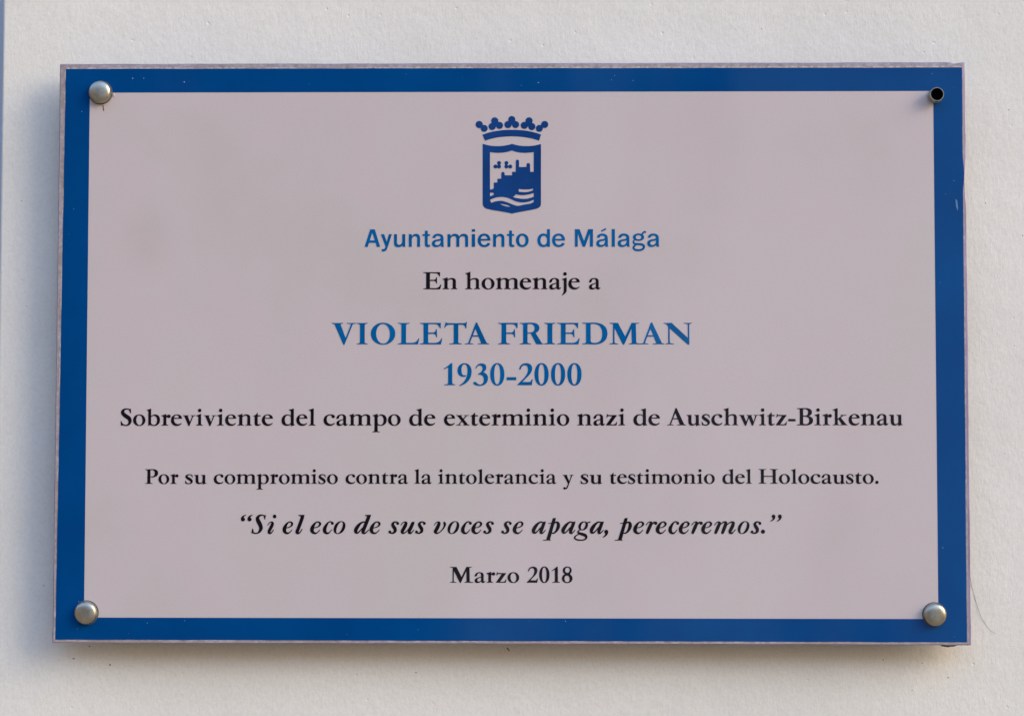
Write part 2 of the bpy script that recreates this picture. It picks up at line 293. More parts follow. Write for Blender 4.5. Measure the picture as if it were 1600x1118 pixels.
# ------------------------------------------------------------------ lettering
GLYPHS = {  # outlines in 1/10 unit steps (cap height = 100 units), delta coded: width, left gap, right gap, contours
 'roman': {
  'n': (85.5,4.5,4.5,'-1,-3 -2,7 0,22 2,5 45,11 28,12 20,15 6,10 3,12 2,15 0,355 -4,40 -6,21 -7,12 -6,8 -10,9 -19,9 -52,14 -2,7 0,27 2,4 40,9 43,11 127,42 79,24 3,0 2,-6 0,-108 3,-4 55,34 33,16 27,11 47,14 60,8 44,0 36,-3 51,-12 40,-19 19,-12 17,-16 19,-27 10,-20 10,-32 4,-23 2,-30 0,-377 7,-18 15,-17 22,-11 42,-15 2,-5 0,-22 -2,-6 -167,5 -127,-1 -76,-5 -10,0 -4,2 0,27 2,5 48,11 20,7 20,10 14,12 7,11 3,12 1,387 -2,17 -7,24 -9,17 -11,16 -20,14 -20,7 -29,5 -18,1 -20,-2 -30,-7 -19,-7 -28,-14 -45,-30 -27,-24 -8,-10 0,-394 5,-16 13,-17 30,-17 39,-13 2,-5 -1,-27 -3,-2 -10,0 -77,5 -126,1'),
  'm': (128.5,4.5,4.5,'-1,-3 -2,5 1,27 6,4 40,11 24,12 10,8 6,9 5,13 3,15 0,378 -2,19 -9,32 -15,20 -24,13 -43,11 -2,5 0,27 2,7 75,18 122,43 73,24 3,-2 1,-4 0,-108 3,-4 53,33 49,23 33,12 33,8 32,5 65,2 35,-3 28,-6 28,-8 25,-10 19,-12 16,-12 23,-24 16,-25 28,21 35,22 45,23 32,12 47,13 28,6 35,3 47,0 36,-3 48,-11 24,-8 25,-12 18,-12 20,-19 12,-14 16,-28 11,-34 5,-38 1,-390 3,-15 6,-11 12,-14 47,-25 1,-27 -2,-5 -153,6 -117,-1 -72,-5 -8,0 -4,2 0,27 2,5 45,13 24,12 15,15 8,23 1,388 -4,24 -7,20 -12,20 -9,10 -18,12 -11,5 -27,7 -20,2 -20,-1 -30,-5 -40,-13 -26,-14 -34,-21 -26,-20 -19,-22 0,-390 3,-14 6,-8 18,-17 25,-11 50,-15 2,-5 0,-22 -2,-7 -169,6 -128,-1 -76,-5 -10,0 -4,2 -1,27 3,5 43,13 23,12 10,7 6,8 8,23 1,388 -3,17 -8,29 -18,26 -26,17 -21,7 -29,4 -16,-1 -28,-5 -40,-16 -50,-32 -36,-30 -8,-10 0,-392 7,-20 7,-10 10,-7 21,-12 52,-16 2,-5 -1,-27 -3,-2 -10,0 -75,5 -123,1'),
  'h': (86,4.5,4.5,'-1,-3 -2,9 0,20 2,5 57,13 26,10 16,9 10,11 8,22 1,710 -8,35 -14,25 -14,12 -20,10 -20,6 -42,10 -2,5 0,30 2,3 5,2 34,6 44,12 127,42 80,24 4,-2 0,-5 1,-441 5,1 23,15 39,22 50,21 53,16 27,5 35,3 68,-2 35,-5 29,-7 23,-8 27,-13 16,-11 19,-18 13,-14 8,-14 12,-25 7,-24 5,-36 0,-388 2,-12 7,-17 9,-11 20,-13 36,-16 1,-28 -2,-4 -5,0 -80,5 -65,0 -10,1 -122,-1 -73,-5 -10,0 -4,2 0,27 2,5 57,13 27,10 14,9 11,11 8,20 1,387 -4,25 -7,20 -12,20 -10,11 -17,11 -21,8 -30,5 -27,1 -38,-6 -20,-5 -32,-12 -20,-9 -43,-28 -19,-16 -18,-20 0,-390 4,-14 6,-10 18,-15 27,-11 52,-15 2,-5 -1,-27 -3,-2 -8,0 -83,5 -134,1'),
  'i': (40,4.5,4.5,'-1,-3 -2,9 0,20 2,5 62,13 28,10 26,17 6,10 5,13 1,374 -4,23 -5,15 -14,22 -18,15 -22,10 -22,6 -43,10 -2,5 0,32 7,3 34,6 40,11 161,52 52,15 5,0 2,-7 1,-590 3,-14 6,-8 18,-17 25,-11 50,-15 2,-5 0,-27 -4,-2 -8,0 -83,5 -134,1|194,791 -20,5 -15,6 -17,11 -14,16 -12,18 -7,17 -4,18 0,27 6,22 6,15 11,16 16,16 18,11 17,7 19,4 26,0 22,-6 15,-6 17,-11 14,-16 12,-18 7,-17 4,-18 0,-27 -7,-27 -10,-18 -9,-11 -19,-17 -19,-11 -19,-5 -10,-2'),
  'l': (39.5,4.5,4.5,'-1,-3 -2,9 0,20 2,5 55,13 30,12 19,16 8,19 2,15 0,676 -5,42 -5,14 -10,16 -12,12 -25,13 -57,15 -2,5 0,30 2,3 5,2 42,8 42,12 150,50 48,14 3,-2 1,-5 0,-919 8,-18 11,-11 15,-9 30,-12 42,-11 2,-5 0,-25 -4,-4 -8,0 -82,5 -132,1'),
  'o': (74,3.8,3.8,'341,-23 -52,7 -37,8 -30,10 -34,15 -30,17 -36,24 -28,25 -19,21 -23,30 -13,22 -17,33 -10,27 -10,42 -5,38 0,46 2,19 5,30 8,33 10,27 17,33 27,41 24,27 47,40 29,19 40,20 46,17 27,6 65,9 74,-2 33,-5 37,-8 30,-10 34,-15 30,-17 36,-24 28,-25 19,-21 23,-30 13,-22 17,-33 10,-27 10,-42 5,-38 0,-46 -2,-19 -5,-30 -8,-33 -10,-27 -17,-33 -13,-22 -23,-30 -19,-21 -30,-25 -34,-24 -30,-17 -34,-15 -30,-10 -37,-8 -33,-5 -24,-2|378,31 8,-1 26,4 20,5 19,8 33,25 27,34 23,46 10,30 7,30 7,54 0,56 -8,70 -12,49 -14,38 -26,49 -28,34 -32,26 -17,9 -20,7 -37,6 -18,-2 -24,-5 -31,-15 -29,-23 -28,-39 -18,-38 -10,-30 -7,-30 -7,-54 0,-56 8,-70 12,-49 14,-38 26,-49 28,-34 32,-26 17,-9 20,-7'),
  'e': (66,3.8,3.8,'331,-23 -25,2 -44,6 -34,9 -39,14 -31,16 -34,22 -21,16 -31,32 -23,30 -15,27 -17,37 -10,33 -9,48 -1,52 2,33 6,40 9,34 15,40 15,28 24,35 22,27 42,36 22,15 42,22 35,13 38,10 45,7 32,2 33,0 40,-3 52,-11 50,-18 31,-17 22,-15 28,-26 14,-15 17,-26 15,-31 8,-27 5,-28 2,-42 -7,-2 -470,-1 -3,-3 0,-42 6,-50 7,-32 13,-38 10,-22 17,-26 17,-24 16,-16 23,-17 27,-16 25,-11 28,-8 30,-6 47,-2 20,2 35,7 34,12 33,17 53,37 7,-5 16,-24 1,-5 -25,-35 -31,-32 -28,-23 -20,-13 -28,-16 -37,-14 -48,-12 -55,-7|193,458 275,-1 3,2 1,9 -8,41 -8,23 -15,27 -15,19 -25,18 -15,7 -35,8 -20,1 -29,-6 -23,-9 -15,-9 -22,-19 -21,-28 -15,-30 -12,-39 -2,-11'),
  'a': (69.5,4,2.5,'159,-23 -37,5 -38,13 -25,17 -16,16 -9,13 -13,31 -6,26 -2,20 0,16 4,27 11,38 16,29 20,20 34,23 34,19 57,23 60,20 165,48 3,5 0,92 -7,46 -10,27 -11,19 -8,10 -23,14 -27,7 -23,1 -24,-4 -26,-9 -28,-17 -15,-14 -13,-19 -10,-20 -8,-25 -10,-43 -8,-17 -8,-11 -16,-12 -21,-12 -27,-7 -38,-5 -28,0 -9,2 -7,5 -5,10 0,8 9,39 10,30 12,28 14,25 20,27 20,22 22,19 24,16 28,15 52,18 43,9 38,3 70,-1 49,-7 28,-7 48,-20 22,-14 18,-14 17,-19 12,-17 10,-20 10,-32 5,-41 0,-343 6,-27 4,-9 8,-6 6,-2 14,-1 63,25 3,-2 2,-5 4,-23 -33,-44 -25,-23 -18,-12 -21,-11 -33,-9 -19,-2 -37,2 -20,5 -14,7 -21,15 -15,18 -10,22 -6,23 -4,5 -23,-21 -35,-26 -32,-18 -34,-15 -24,-7 -45,-8 -20,-2|267,69 21,-1 13,2 38,12 35,19 42,30 1,190 -2,5 -71,-25 -78,-34 -22,-13 -20,-14 -12,-12 -11,-17 -7,-15 -6,-28 1,-19 7,-31 10,-18 15,-14 18,-10'),
  'b': (79.5,4.5,3.8,'409,-23 -60,7 -53,12 -52,18 -43,21 -9,-4 -70,-44 -28,4 -5,1 -2,4 -1,808 -5,34 -10,23 -12,12 -10,6 -18,7 -32,8 -2,5 0,30 2,3 5,2 34,6 38,11 176,62 6,-2 0,-5 1,-431 3,0 50,34 36,19 31,13 45,14 37,6 51,2 27,-2 29,-5 36,-10 35,-15 40,-26 42,-40 18,-24 16,-27 16,-33 13,-40 9,-42 5,-53 0,-30 -2,-32 -12,-62 -5,-18 -22,-52 -11,-20 -34,-44 -36,-35 -35,-24 -37,-19 -32,-13 -44,-12 -42,-6|403,39 26,-1 17,2 20,4 25,8 20,10 17,12 14,13 11,12 18,27 13,26 10,27 12,55 6,55 0,42 -4,40 -5,30 -7,28 -12,33 -20,37 -28,34 -27,20 -23,11 -20,7 -38,6 -24,-1 -32,-5 -38,-13 -45,-30 -27,-26 -4,-6 0,-314 8,-31 9,-23 11,-20 23,-30 17,-12 28,-15 28,-9'),
  'c': (66,3.8,3.8,'331,-23 -25,2 -35,5 -43,10 -37,13 -33,17 -32,20 -28,22 -25,25 -22,30 -17,28 -17,37 -11,38 -7,40 -2,34 2,48 8,46 9,27 21,50 20,32 21,27 38,37 29,23 36,21 35,17 58,20 37,9 50,7 73,1 27,-2 38,-5 50,-12 48,-20 31,-21 18,-21 10,-16 3,-10 4,-18 0,-19 -7,-31 -16,-27 -24,-19 -24,-8 -33,-2 -30,7 -15,8 -17,15 -12,17 -11,29 -11,41 -15,25 -15,14 -12,6 -32,8 -37,-2 -24,-6 -30,-11 -26,-15 -24,-23 -14,-17 -17,-29 -11,-28 -7,-22 -7,-35 -4,-36 0,-32 6,-48 7,-30 10,-30 12,-27 24,-37 32,-33 29,-20 41,-20 35,-11 55,-7 25,0 27,4 48,14 43,21 57,41 5,-4 19,-37 -1,-5 -15,-21 -35,-36 -36,-28 -44,-23 -41,-15 -57,-12 -53,-5'),
  'd': (79.5,3.8,4,'571,-48 -4,2 -2,8 -10,89 -4,8 -59,-38 -48,-22 -42,-12 -53,-9 -63,-1 -57,7 -31,8 -30,12 -37,20 -27,19 -19,18 -23,27 -18,26 -18,35 -14,37 -8,35 -5,35 -2,33 2,55 6,40 11,40 13,34 27,48 17,25 21,23 30,28 30,21 38,21 36,14 43,12 45,7 62,1 36,-5 40,-12 31,-13 53,-32 4,-1 1,211 -5,28 -9,20 -7,9 -18,15 -30,11 -40,10 -2,5 0,32 10,4 86,16 194,52 4,-2 1,-5 0,-859 1,-28 3,-15 6,-21 11,-16 13,-10 37,-11 0,-30 -4,-4 -63,-7 -67,-14 -43,-13|377,69 25,-1 26,4 28,9 26,13 22,16 11,11 19,27 9,20 0,336 -10,17 -18,23 -29,27 -20,13 -17,7 -17,5 -31,6 -37,-2 -18,-4 -25,-8 -20,-10 -21,-14 -25,-25 -21,-30 -20,-43 -8,-27 -7,-33 -6,-48 2,-64 9,-55 13,-45 19,-38 13,-21 15,-17 16,-14 21,-13 37,-15'),
  'j': (28,2,5.5,'19,-363 -21,24 -1,5 45,51 28,42 13,29 10,28 7,28 5,34 2,23 0,568 -8,35 -12,24 -11,10 -22,11 -55,15 -2,5 0,30 2,3 5,2 25,5 40,10 135,47 70,22 4,-2 0,-5 0,-740 -2,-25 -5,-28 -10,-32 -10,-24 -13,-23 -30,-40 -38,-38 -37,-30 -35,-24 -32,-18 -42,-21|164,796 -20,5 -15,6 -17,11 -14,16 -12,18 -7,17 -4,19 0,26 6,22 6,15 11,17 16,14 18,12 17,7 19,4 26,0 22,-6 15,-6 17,-11 14,-16 12,-18 7,-17 4,-19 0,-26 -7,-27 -10,-18 -9,-11 -19,-18 -19,-10 -19,-5 -10,-2'),
  'k': (87,4.5,4.5,'-1,-3 -2,9 0,20 2,5 53,11 39,14 21,16 6,10 3,14 1,693 -8,35 -8,17 -7,9 -13,11 -24,12 -63,16 -2,5 0,30 2,4 5,1 34,6 44,12 127,42 80,24 4,-2 0,-5 1,-618 4,0 7,4 226,169 -2,4 -70,17 -2,4 0,18 2,9 165,-6 120,1 75,5 12,0 2,-5 0,-20 -5,-6 -196,-23 -145,-108 -6,-5 -1,-4 328,-394 6,-4 25,-3 42,-13 2,-6 0,-21 -4,-4 -10,0 -90,5 -148,1 -10,-1 -80,0 -89,-5 -13,0 -2,4 0,20 4,7 91,14 9,4 -195,297 -6,-2 -46,-37 0,-208 7,-20 7,-10 10,-7 21,-12 52,-16 2,-5 0,-20 -2,-8 -12,-1 -78,5 -129,1'),
  'p': (83,4.5,3.8,'-11,-403 -2,9 0,20 2,5 59,13 33,13 12,9 10,12 5,11 2,13 0,760 -2,22 -5,24 -7,13 -6,10 -11,11 -28,14 -52,13 -2,5 1,32 6,3 34,6 46,12 132,42 82,24 3,-1 2,-4 0,-114 3,-5 48,35 45,26 45,18 30,7 28,3 60,-2 56,-10 46,-16 32,-17 22,-15 32,-29 19,-23 24,-37 13,-28 12,-33 8,-37 5,-35 2,-34 -1,-56 -6,-35 -8,-37 -18,-50 -17,-32 -20,-30 -29,-32 -26,-23 -29,-20 -31,-17 -36,-14 -46,-12 -32,-5 -30,-2 -62,2 -34,5 -32,7 -37,11 -31,14 -4,-2 -1,-313 3,-12 8,-16 10,-9 12,-7 33,-13 52,-13 2,-5 -1,-27 -3,-2 -7,0 -51,5 -72,3 -167,0|455,34 23,-1 16,2 40,12 34,22 16,16 25,37 15,37 14,52 5,31 4,44 0,46 -4,42 -5,30 -9,35 -8,23 -20,40 -26,34 -31,23 -40,17 -36,6 -20,-1 -26,-3 -23,-7 -25,-11 -17,-11 -26,-21 -26,-27 -2,-5 0,-325 8,-30 8,-20 15,-24 19,-21 16,-12 35,-18 30,-9'),
  'r': (54,4.5,2.5,'-1,-3 -2,9 0,20 2,5 57,13 26,10 16,9 10,10 6,15 3,11 0,367 -8,35 -6,13 -14,18 -28,16 -20,6 -39,8 -3,2 -2,5 1,32 6,3 35,7 50,13 140,45 65,19 4,0 2,-6 0,-103 2,-5 39,38 21,16 29,16 21,9 26,5 24,0 29,-7 25,-14 16,-17 14,-24 7,-28 0,-24 -5,-26 -9,-19 -7,-11 -21,-21 -17,-10 -18,-6 -20,-4 -25,0 -33,9 -52,27 -14,5 -28,2 -4,-4 1,-394 7,-16 10,-9 14,-10 36,-13 53,-13 2,-5 -1,-27 -3,-2 -10,0 -85,5 -142,1 -10,-1 -76,0 -84,-5'),
  's': (52,4,4,'219,-24 -37,4 -23,6 -28,10 -25,12 -78,-16 -6,2 -2,15 -10,147 -2,60 4,2 22,0 9,-2 56,-107 25,-31 10,-7 21,-12 47,-15 24,-4 35,2 40,12 35,18 16,15 7,11 6,23 0,15 -2,8 -17,19 -61,49 -103,64 -24,17 -58,49 -38,39 -24,33 -11,24 -5,18 -2,12 0,30 9,33 10,21 18,27 21,23 19,16 25,15 24,10 60,17 53,7 27,0 35,-4 21,-4 42,-11 27,-12 25,-17 40,4 4,-11 23,-166 0,-7 -4,-2 -28,0 -6,2 -57,124 -14,10 -15,8 -28,10 -33,7 -26,2 -18,-2 -26,-7 -32,-13 -27,-17 -11,-10 -6,-12 -4,-18 1,-5 3,-4 100,-68 89,-53 45,-34 29,-29 34,-40 24,-36 15,-36 5,-28 0,-26 -4,-21 -6,-22 -12,-25 -26,-38 -24,-24 -15,-11 -17,-11 -30,-13 -47,-13 -53,-9'),
  't': (46.5,3,3,'244,-23 -26,3 -30,7 -20,8 -17,9 -23,18 -12,17 -12,23 -7,24 -5,35 -1,413 -5,3 -85,0 -4,4 0,17 4,6 45,17 36,17 50,31 42,33 28,28 27,34 19,28 4,1 26,0 3,-1 2,-4 0,-134 2,-5 167,-1 6,-2 0,-5 0,-59 -2,-5 -167,0 -5,-3 -1,-395 6,-31 5,-12 10,-13 12,-6 16,-3 24,0 38,7 27,9 28,18 4,-2 5,-7 10,-20 -20,-26 -24,-21 -25,-18 -33,-18 -30,-10 -32,-7 -18,-2'),
  'u': (81,3.5,3.5,'574,-43 -20,4 -5,1 -2,4 0,98 -3,5 -43,-35 -53,-32 -46,-16 -53,-9 -61,2 -49,8 -25,9 -25,11 -21,15 -21,19 -18,23 -15,28 -12,34 -7,35 -3,40 0,303 -3,15 -8,19 -7,9 -8,6 -32,13 -33,6 -3,2 -1,34 2,4 52,3 177,2 10,1 40,0 4,-2 1,-428 6,-37 10,-30 13,-20 12,-12 28,-15 27,-5 20,-1 27,4 20,5 32,15 23,16 22,23 22,30 0,241 -2,12 0,98 -7,24 -8,12 -10,8 -19,8 -38,8 -3,2 -1,37 5,2 124,2 10,2 125,1 7,-2 0,-505 2,-15 9,-24 12,-11 13,-7 15,-4 32,-2 2,-6 0,-21 -2,-4 -7,-1 -72,-13 -41,-10 -55,-17 -54,-19'),
  'v': (77,1.5,1.5,'339,-23 -5,7 -249,575 -3,2 -81,23 -4,5 0,22 4,2 8,0 72,-5 117,-1 153,5 2,-3 0,-15 -2,-9 -47,-19 -3,-4 133,-347 2,1 5,12 118,333 -3,4 -85,19 -4,5 1,22 3,2 7,0 60,-5 94,-1 129,6 2,-4 0,-18 -4,-7 -120,-23 -3,-2 -232,-578 -6,-4'),
  'w': (118,1.5,1.5,'359,-23 -7,11 -266,570 -4,3 -81,23 -4,7 0,18 2,3 149,-5 104,1 69,5 10,-1 2,-4 0,-22 -31,-19 0,-6 137,-347 2,0 3,7 113,283 -23,55 -73,25 -4,7 0,18 2,4 153,-6 109,1 70,5 10,-1 2,-4 0,-17 -2,-5 -9,-5 -38,-15 -3,-2 0,-3 128,-345 2,2 5,13 103,330 -5,4 -93,19 -4,5 1,22 3,2 7,0 60,-5 63,-1 91,1 60,5 7,0 3,-2 1,-22 -4,-5 -110,-23 -3,-3 -214,-579 -4,-2 -66,0 -6,4 -184,437 -3,-3 -7,-19 -148,-415 -6,-4'),
  'x': (79,3,3,'-1,-3 -2,4 0,18 4,7 121,24 170,198 18,21 1,3 -227,285 -5,4 -10,3 -68,20 -4,7 0,18 2,3 12,1 75,-5 120,-1 165,6 2,-4 0,-18 -4,-7 -68,-16 -3,-4 120,-152 8,-6 133,156 -1,4 -7,2 -80,16 -4,7 0,18 2,4 133,-6 97,1 63,5 7,0 3,-2 1,-22 -4,-5 -77,-15 -54,-9 -170,-198 -3,-6 241,-303 10,-6 83,-21 4,-7 0,-18 -2,-3 -12,-1 -78,5 -129,1 -173,-6 -2,4 0,18 4,7 78,16 3,4 -141,176 -9,-8 -141,-166 1,-3 9,-1 98,-18 4,-7 0,-18 -2,-4 -140,6 -99,-1'),
  'y': (76,2,2,'108,-398 -19,5 -20,11 -17,17 -9,17 -6,22 0,20 5,22 7,13 12,14 15,13 13,7 22,5 28,-2 23,-9 9,-5 15,-15 10,-15 8,-3 10,0 10,3 28,20 14,15 7,12 28,90 13,16 15,9 36,115 -286,555 -5,7 -73,23 -4,5 0,22 4,2 8,0 65,-5 105,-1 142,5 2,-4 0,-22 -31,-19 -1,-5 165,-383 3,-4 4,7 107,379 -4,4 -85,19 -4,5 0,22 4,2 7,0 58,-5 86,-1 124,6 2,-4 0,-18 -4,-7 -95,-23 -3,-3 -281,-776 -9,-8 -10,-30 -13,-28 -16,-24 -25,-26 -21,-17 -33,-20 -22,-8 -17,-4 -41,-2 -17,-8 -20,-5'),
  'z': (65,4,4,'-1,-3 -2,5 0,22 4,8 359,507 -6,3 -240,-1 -3,-2 -53,-85 -7,-2 -30,5 -4,2 0,3 41,194 8,4 30,2 7,-8 21,-39 5,-6 3,-1 494,0 6,-2 1,-62 -4,-2 -13,-1 -5,-3 -350,-477 5,-3 188,0 18,6 96,40 47,98 3,4 4,2 32,-14 4,-6 -32,-174 -5,-16'),
  '.': (22,6,6,'96,-23 -17,4 -21,8 -24,16 -16,17 -10,17 -7,20 -4,19 0,24 4,19 7,20 10,15 16,19 24,16 21,8 19,4 24,0 19,-4 20,-7 15,-10 19,-16 16,-24 8,-21 4,-19 0,-24 -4,-19 -8,-21 -16,-24 -17,-16 -17,-10 -20,-7 -20,-4'),
  '-': (44,5,5,'-1,232 -2,7 0,122 0,5 4,2 435,0 5,0 2,-4 0,-126 -1,-4 -3,-2'),
  'V': (112.5,2,2,'549,-23 -5,7 -418,952 -4,4 -21,8 -102,21 -2,5 0,27 4,2 13,0 104,-5 174,-1 16,1 94,0 104,5 13,0 3,-2 1,-27 -2,-5 -105,-23 -4,-2 -1,-3 231,-620 6,-14 3,-2 247,636 -2,4 -30,5 -160,19 -4,3 0,29 4,2 10,0 85,-5 141,-1 10,1 77,0 83,5 14,0 2,-4 0,-7 0,-20 -2,-3 -110,-21 -20,-5 -11,-5 -386,-957 -7,-4'),
  'I': (50.5,4.5,4.5,'-1,-3 -2,4 0,7 0,20 2,3 65,11 48,15 26,16 6,9 4,12 0,807 -4,15 -6,10 -24,16 -50,16 -65,11 -2,5 0,27 4,2 11,0 102,-5 174,-1 10,1 93,0 100,5 15,0 2,-9 0,-20 -2,-5 -58,-13 -40,-14 -16,-10 -9,-8 -7,-12 -2,-10 -1,-800 3,-13 6,-12 9,-9 15,-9 42,-15 58,-13 2,-5 0,-27 -4,-2 -12,0 -101,5 -173,1 -10,-1 -94,0 -100,-5'),
  'O': (114,6,6,'536,-23 -54,5 -56,10 -74,22 -43,17 -53,28 -49,32 -48,39 -31,32 -34,40 -30,46 -26,50 -16,40 -13,48 -10,60 -2,28 2,70 10,60 12,44 17,44 26,50 30,46 34,40 31,32 48,39 49,32 52,27 40,16 51,17 62,14 51,6 32,2 84,-2 51,-6 62,-14 51,-17 40,-16 52,-27 49,-32 48,-39 31,-32 34,-40 30,-46 26,-50 16,-40 13,-48 10,-60 2,-28 -2,-70 -10,-60 -12,-44 -17,-44 -26,-50 -30,-46 -33,-40 -32,-32 -41,-34 -34,-24 -40,-23 -48,-23 -66,-24 -40,-10 -68,-12 -43,-3|562,34 29,-1 38,6 35,10 20,8 25,14 37,26 20,18 23,27 19,26 22,36 18,38 18,52 10,40 9,45 7,82 -2,58 -4,37 -10,60 -10,42 -27,73 -31,60 -22,32 -28,33 -27,26 -37,26 -35,18 -33,12 -24,5 -30,4 -23,0 -38,-6 -35,-10 -20,-8 -25,-14 -37,-26 -20,-18 -23,-27 -19,-26 -22,-36 -18,-38 -18,-52 -10,-40 -9,-45 -7,-82 2,-58 4,-37 10,-60 10,-42 27,-73 31,-60 22,-32 26,-31 16,-16 30,-24 28,-19 35,-16 40,-12'),
  'L': (100,4,2,'-1,-3 -2,4 0,7 0,20 2,3 87,14 40,12 16,9 14,10 6,9 4,14 1,797 -4,18 -7,10 -14,10 -16,9 -40,12 -87,14 -2,5 0,27 4,2 13,0 110,-5 190,-1 10,1 100,0 110,5 17,0 2,-4 0,-7 0,-20 -2,-3 -77,-14 -42,-12 -23,-12 -8,-7 -9,-12 -3,-11 -1,-799 3,-11 10,-15 8,-7 5,-1 240,0 70,7 58,14 37,14 25,14 30,23 18,18 32,43 17,27 25,51 3,4 3,0 27,-9 4,-3 0,-5 -50,-267 -7,-2 -742,0 -12,5 -64,0 -112,-5'),
  'E': (104.5,4,3.5,'858,-8 -652,5 -14,5 -78,0 -102,-5 -11,0 -3,2 -1,27 2,5 82,13 35,8 18,7 19,10 12,12 4,10 3,13 -1,797 -5,17 -11,11 -29,15 -54,14 -73,11 -2,9 0,20 2,4 15,1 104,-5 74,0 12,5 772,0 6,-2 1,-20 -8,-212 -2,-23 -4,-4 -23,3 -9,4 -43,80 -24,35 -24,26 -28,21 -39,17 -41,8 -42,4 -275,0 -9,-4 -8,-8 -6,-10 -4,-14 0,-352 5,-2 210,0 33,5 24,7 16,9 22,16 19,25 13,30 16,59 6,2 33,0 2,-4 2,-21 13,-332 0,-15 -2,-4 -42,1 -3,6 -15,58 -17,37 -13,18 -11,11 -21,12 -18,6 -40,7 -231,-1 -2,-6 0,-377 6,-18 6,-10 6,-3 283,0 70,7 58,14 37,14 25,14 30,23 18,18 32,43 17,27 25,51 6,4 30,-9 6,-3 0,-3 -55,-274 -7,-2'),
  'F': (91,4,3,'-1,-3 -2,4 0,7 0,20 2,3 82,14 41,14 17,10 8,7 7,12 2,10 1,800 -3,13 -6,12 -8,8 -16,9 -42,14 -83,15 -2,5 1,27 3,2 13,0 108,-5 67,0 15,5 707,-1 2,-3 0,-18 -8,-212 -2,-23 -4,-4 -23,3 -9,4 -43,80 -24,35 -24,26 -28,21 -39,17 -41,8 -42,4 -205,0 -23,-12 -11,-10 -5,-10 -2,-14 0,-336 0,-6 2,-2 217,0 33,5 24,7 16,9 22,16 19,25 13,30 16,59 6,2 30,0 3,-1 2,-3 15,-351 0,-17 -2,-4 -38,0 -6,2 -14,59 -19,41 -7,12 -16,16 -25,14 -22,7 -33,5 -230,0 -6,-2 0,-375 2,-14 5,-10 11,-10 28,-15 42,-12 78,-14 2,-5 0,-27 -4,-2 -13,0 -109,5 -188,1 -10,-1 -102,0 -106,-5'),
  'T': (107,2,2,'259,-3 -2,4 0,7 0,20 2,3 93,13 57,13 32,16 10,11 5,15 1,809 -2,3 -4,1 -210,0 -32,-4 -25,-5 -20,-7 -22,-11 -29,-21 -32,-38 -39,-58 -6,-1 -25,5 -4,2 0,5 80,265 4,2 5,-3 32,-39 73,-16 700,0 97,11 40,48 4,1 24,0 2,-4 0,-8 -18,-275 -2,-15 -2,-4 -28,0 -6,2 -23,65 -20,39 -11,14 -14,15 -10,7 -21,12 -34,10 -38,6 -162,0 -5,-3 0,-810 8,-20 8,-8 16,-10 33,-12 87,-18 2,-5 0,-27 -4,-2 -15,0 -111,5 -196,1 -10,-1 -103,0 -111,-5'),
  'A': (112.5,2,2,'-1,-3 -2,4 0,7 0,18 2,3 103,18 42,10 3,2 359,955 6,4 54,0 7,-10 447,-947 4,-4 8,-1 20,-7 74,-20 2,-5 0,-25 -4,-2 -13,0 -105,5 -180,1 -10,-1 -97,0 -103,-5 -17,0 -2,4 0,7 0,18 2,3 145,21 8,2 3,4 -118,296 -6,3 -277,0 -7,-1 -5,-10 -113,-288 4,-4 11,-2 137,-21 2,-5 -1,-25 -3,-2 -10,0 -77,5 -126,1|374,419 228,-1 6,1 1,2 -118,295 -2,0 -3,-7 -110,-280'),
  'R': (111,4,1.5,'-1,-3 -2,4 0,7 0,20 2,3 57,9 36,9 19,7 17,8 14,12 7,12 2,10 1,800 -3,13 -6,11 -11,11 -20,11 -41,12 -72,13 -2,5 1,27 3,2 13,0 104,-5 73,0 10,5 28,2 152,3 115,5 55,0 57,-3 70,-10 31,-7 47,-15 30,-13 26,-16 29,-21 22,-22 20,-27 13,-27 8,-23 7,-33 2,-30 -2,-40 -7,-34 -10,-28 -13,-25 -18,-25 -21,-23 -26,-20 -24,-15 -31,-16 -22,-9 -2,-2 0,-3 304,-485 8,-4 62,-9 2,-6 -1,-23 -6,-2 -337,1 -3,3 -24,45 -231,453 -7,3 -136,0 -6,-1 -2,-5 0,-392 2,-12 4,-8 6,-8 12,-9 20,-10 48,-13 69,-13 2,-5 -1,-27 -3,-2 -13,0 -104,5 -178,1 -10,-1 -96,0 -102,-5|362,549 117,-1 35,4 27,5 43,15 22,12 21,15 24,27 15,25 8,20 7,27 6,40 -2,43 -9,41 -17,37 -20,27 -23,20 -32,18 -35,12 -35,7 -35,4 -37,0 -41,-6 -22,-12 -13,-13 -6,-20 0,-342'),
  'D': (117.6,4,5,'532,-8 -233,5 -15,4 -28,2 -154,-1 -91,-5 -10,0 -4,2 0,27 2,5 75,11 34,7 26,8 20,10 14,12 6,12 3,13 -1,850 -2,2 -13,2 -160,11 -3,2 -1,3 0,24 2,5 37,2 58,0 8,2 429,10 85,-4 65,-7 85,-15 82,-23 53,-22 63,-33 47,-33 48,-45 34,-41 29,-47 26,-56 18,-63 11,-64 3,-63 -3,-62 -13,-70 -16,-55 -26,-56 -30,-49 -33,-39 -48,-46 -52,-37 -41,-23 -66,-28 -60,-19 -73,-15 -77,-9|555,66 67,1 47,7 47,12 38,15 35,21 26,20 33,35 20,29 20,38 15,38 13,50 9,47 5,52 2,75 -2,45 -7,57 -10,51 -14,45 -16,40 -31,54 -22,30 -34,34 -38,27 -29,16 -55,23 -46,12 -46,6 -58,4 -48,-2 -35,-5 -27,-7 -17,-7 -4,-5 1,-763 3,-20 15,-29 9,-9 21,-14 16,-7 30,-8 28,-5'),
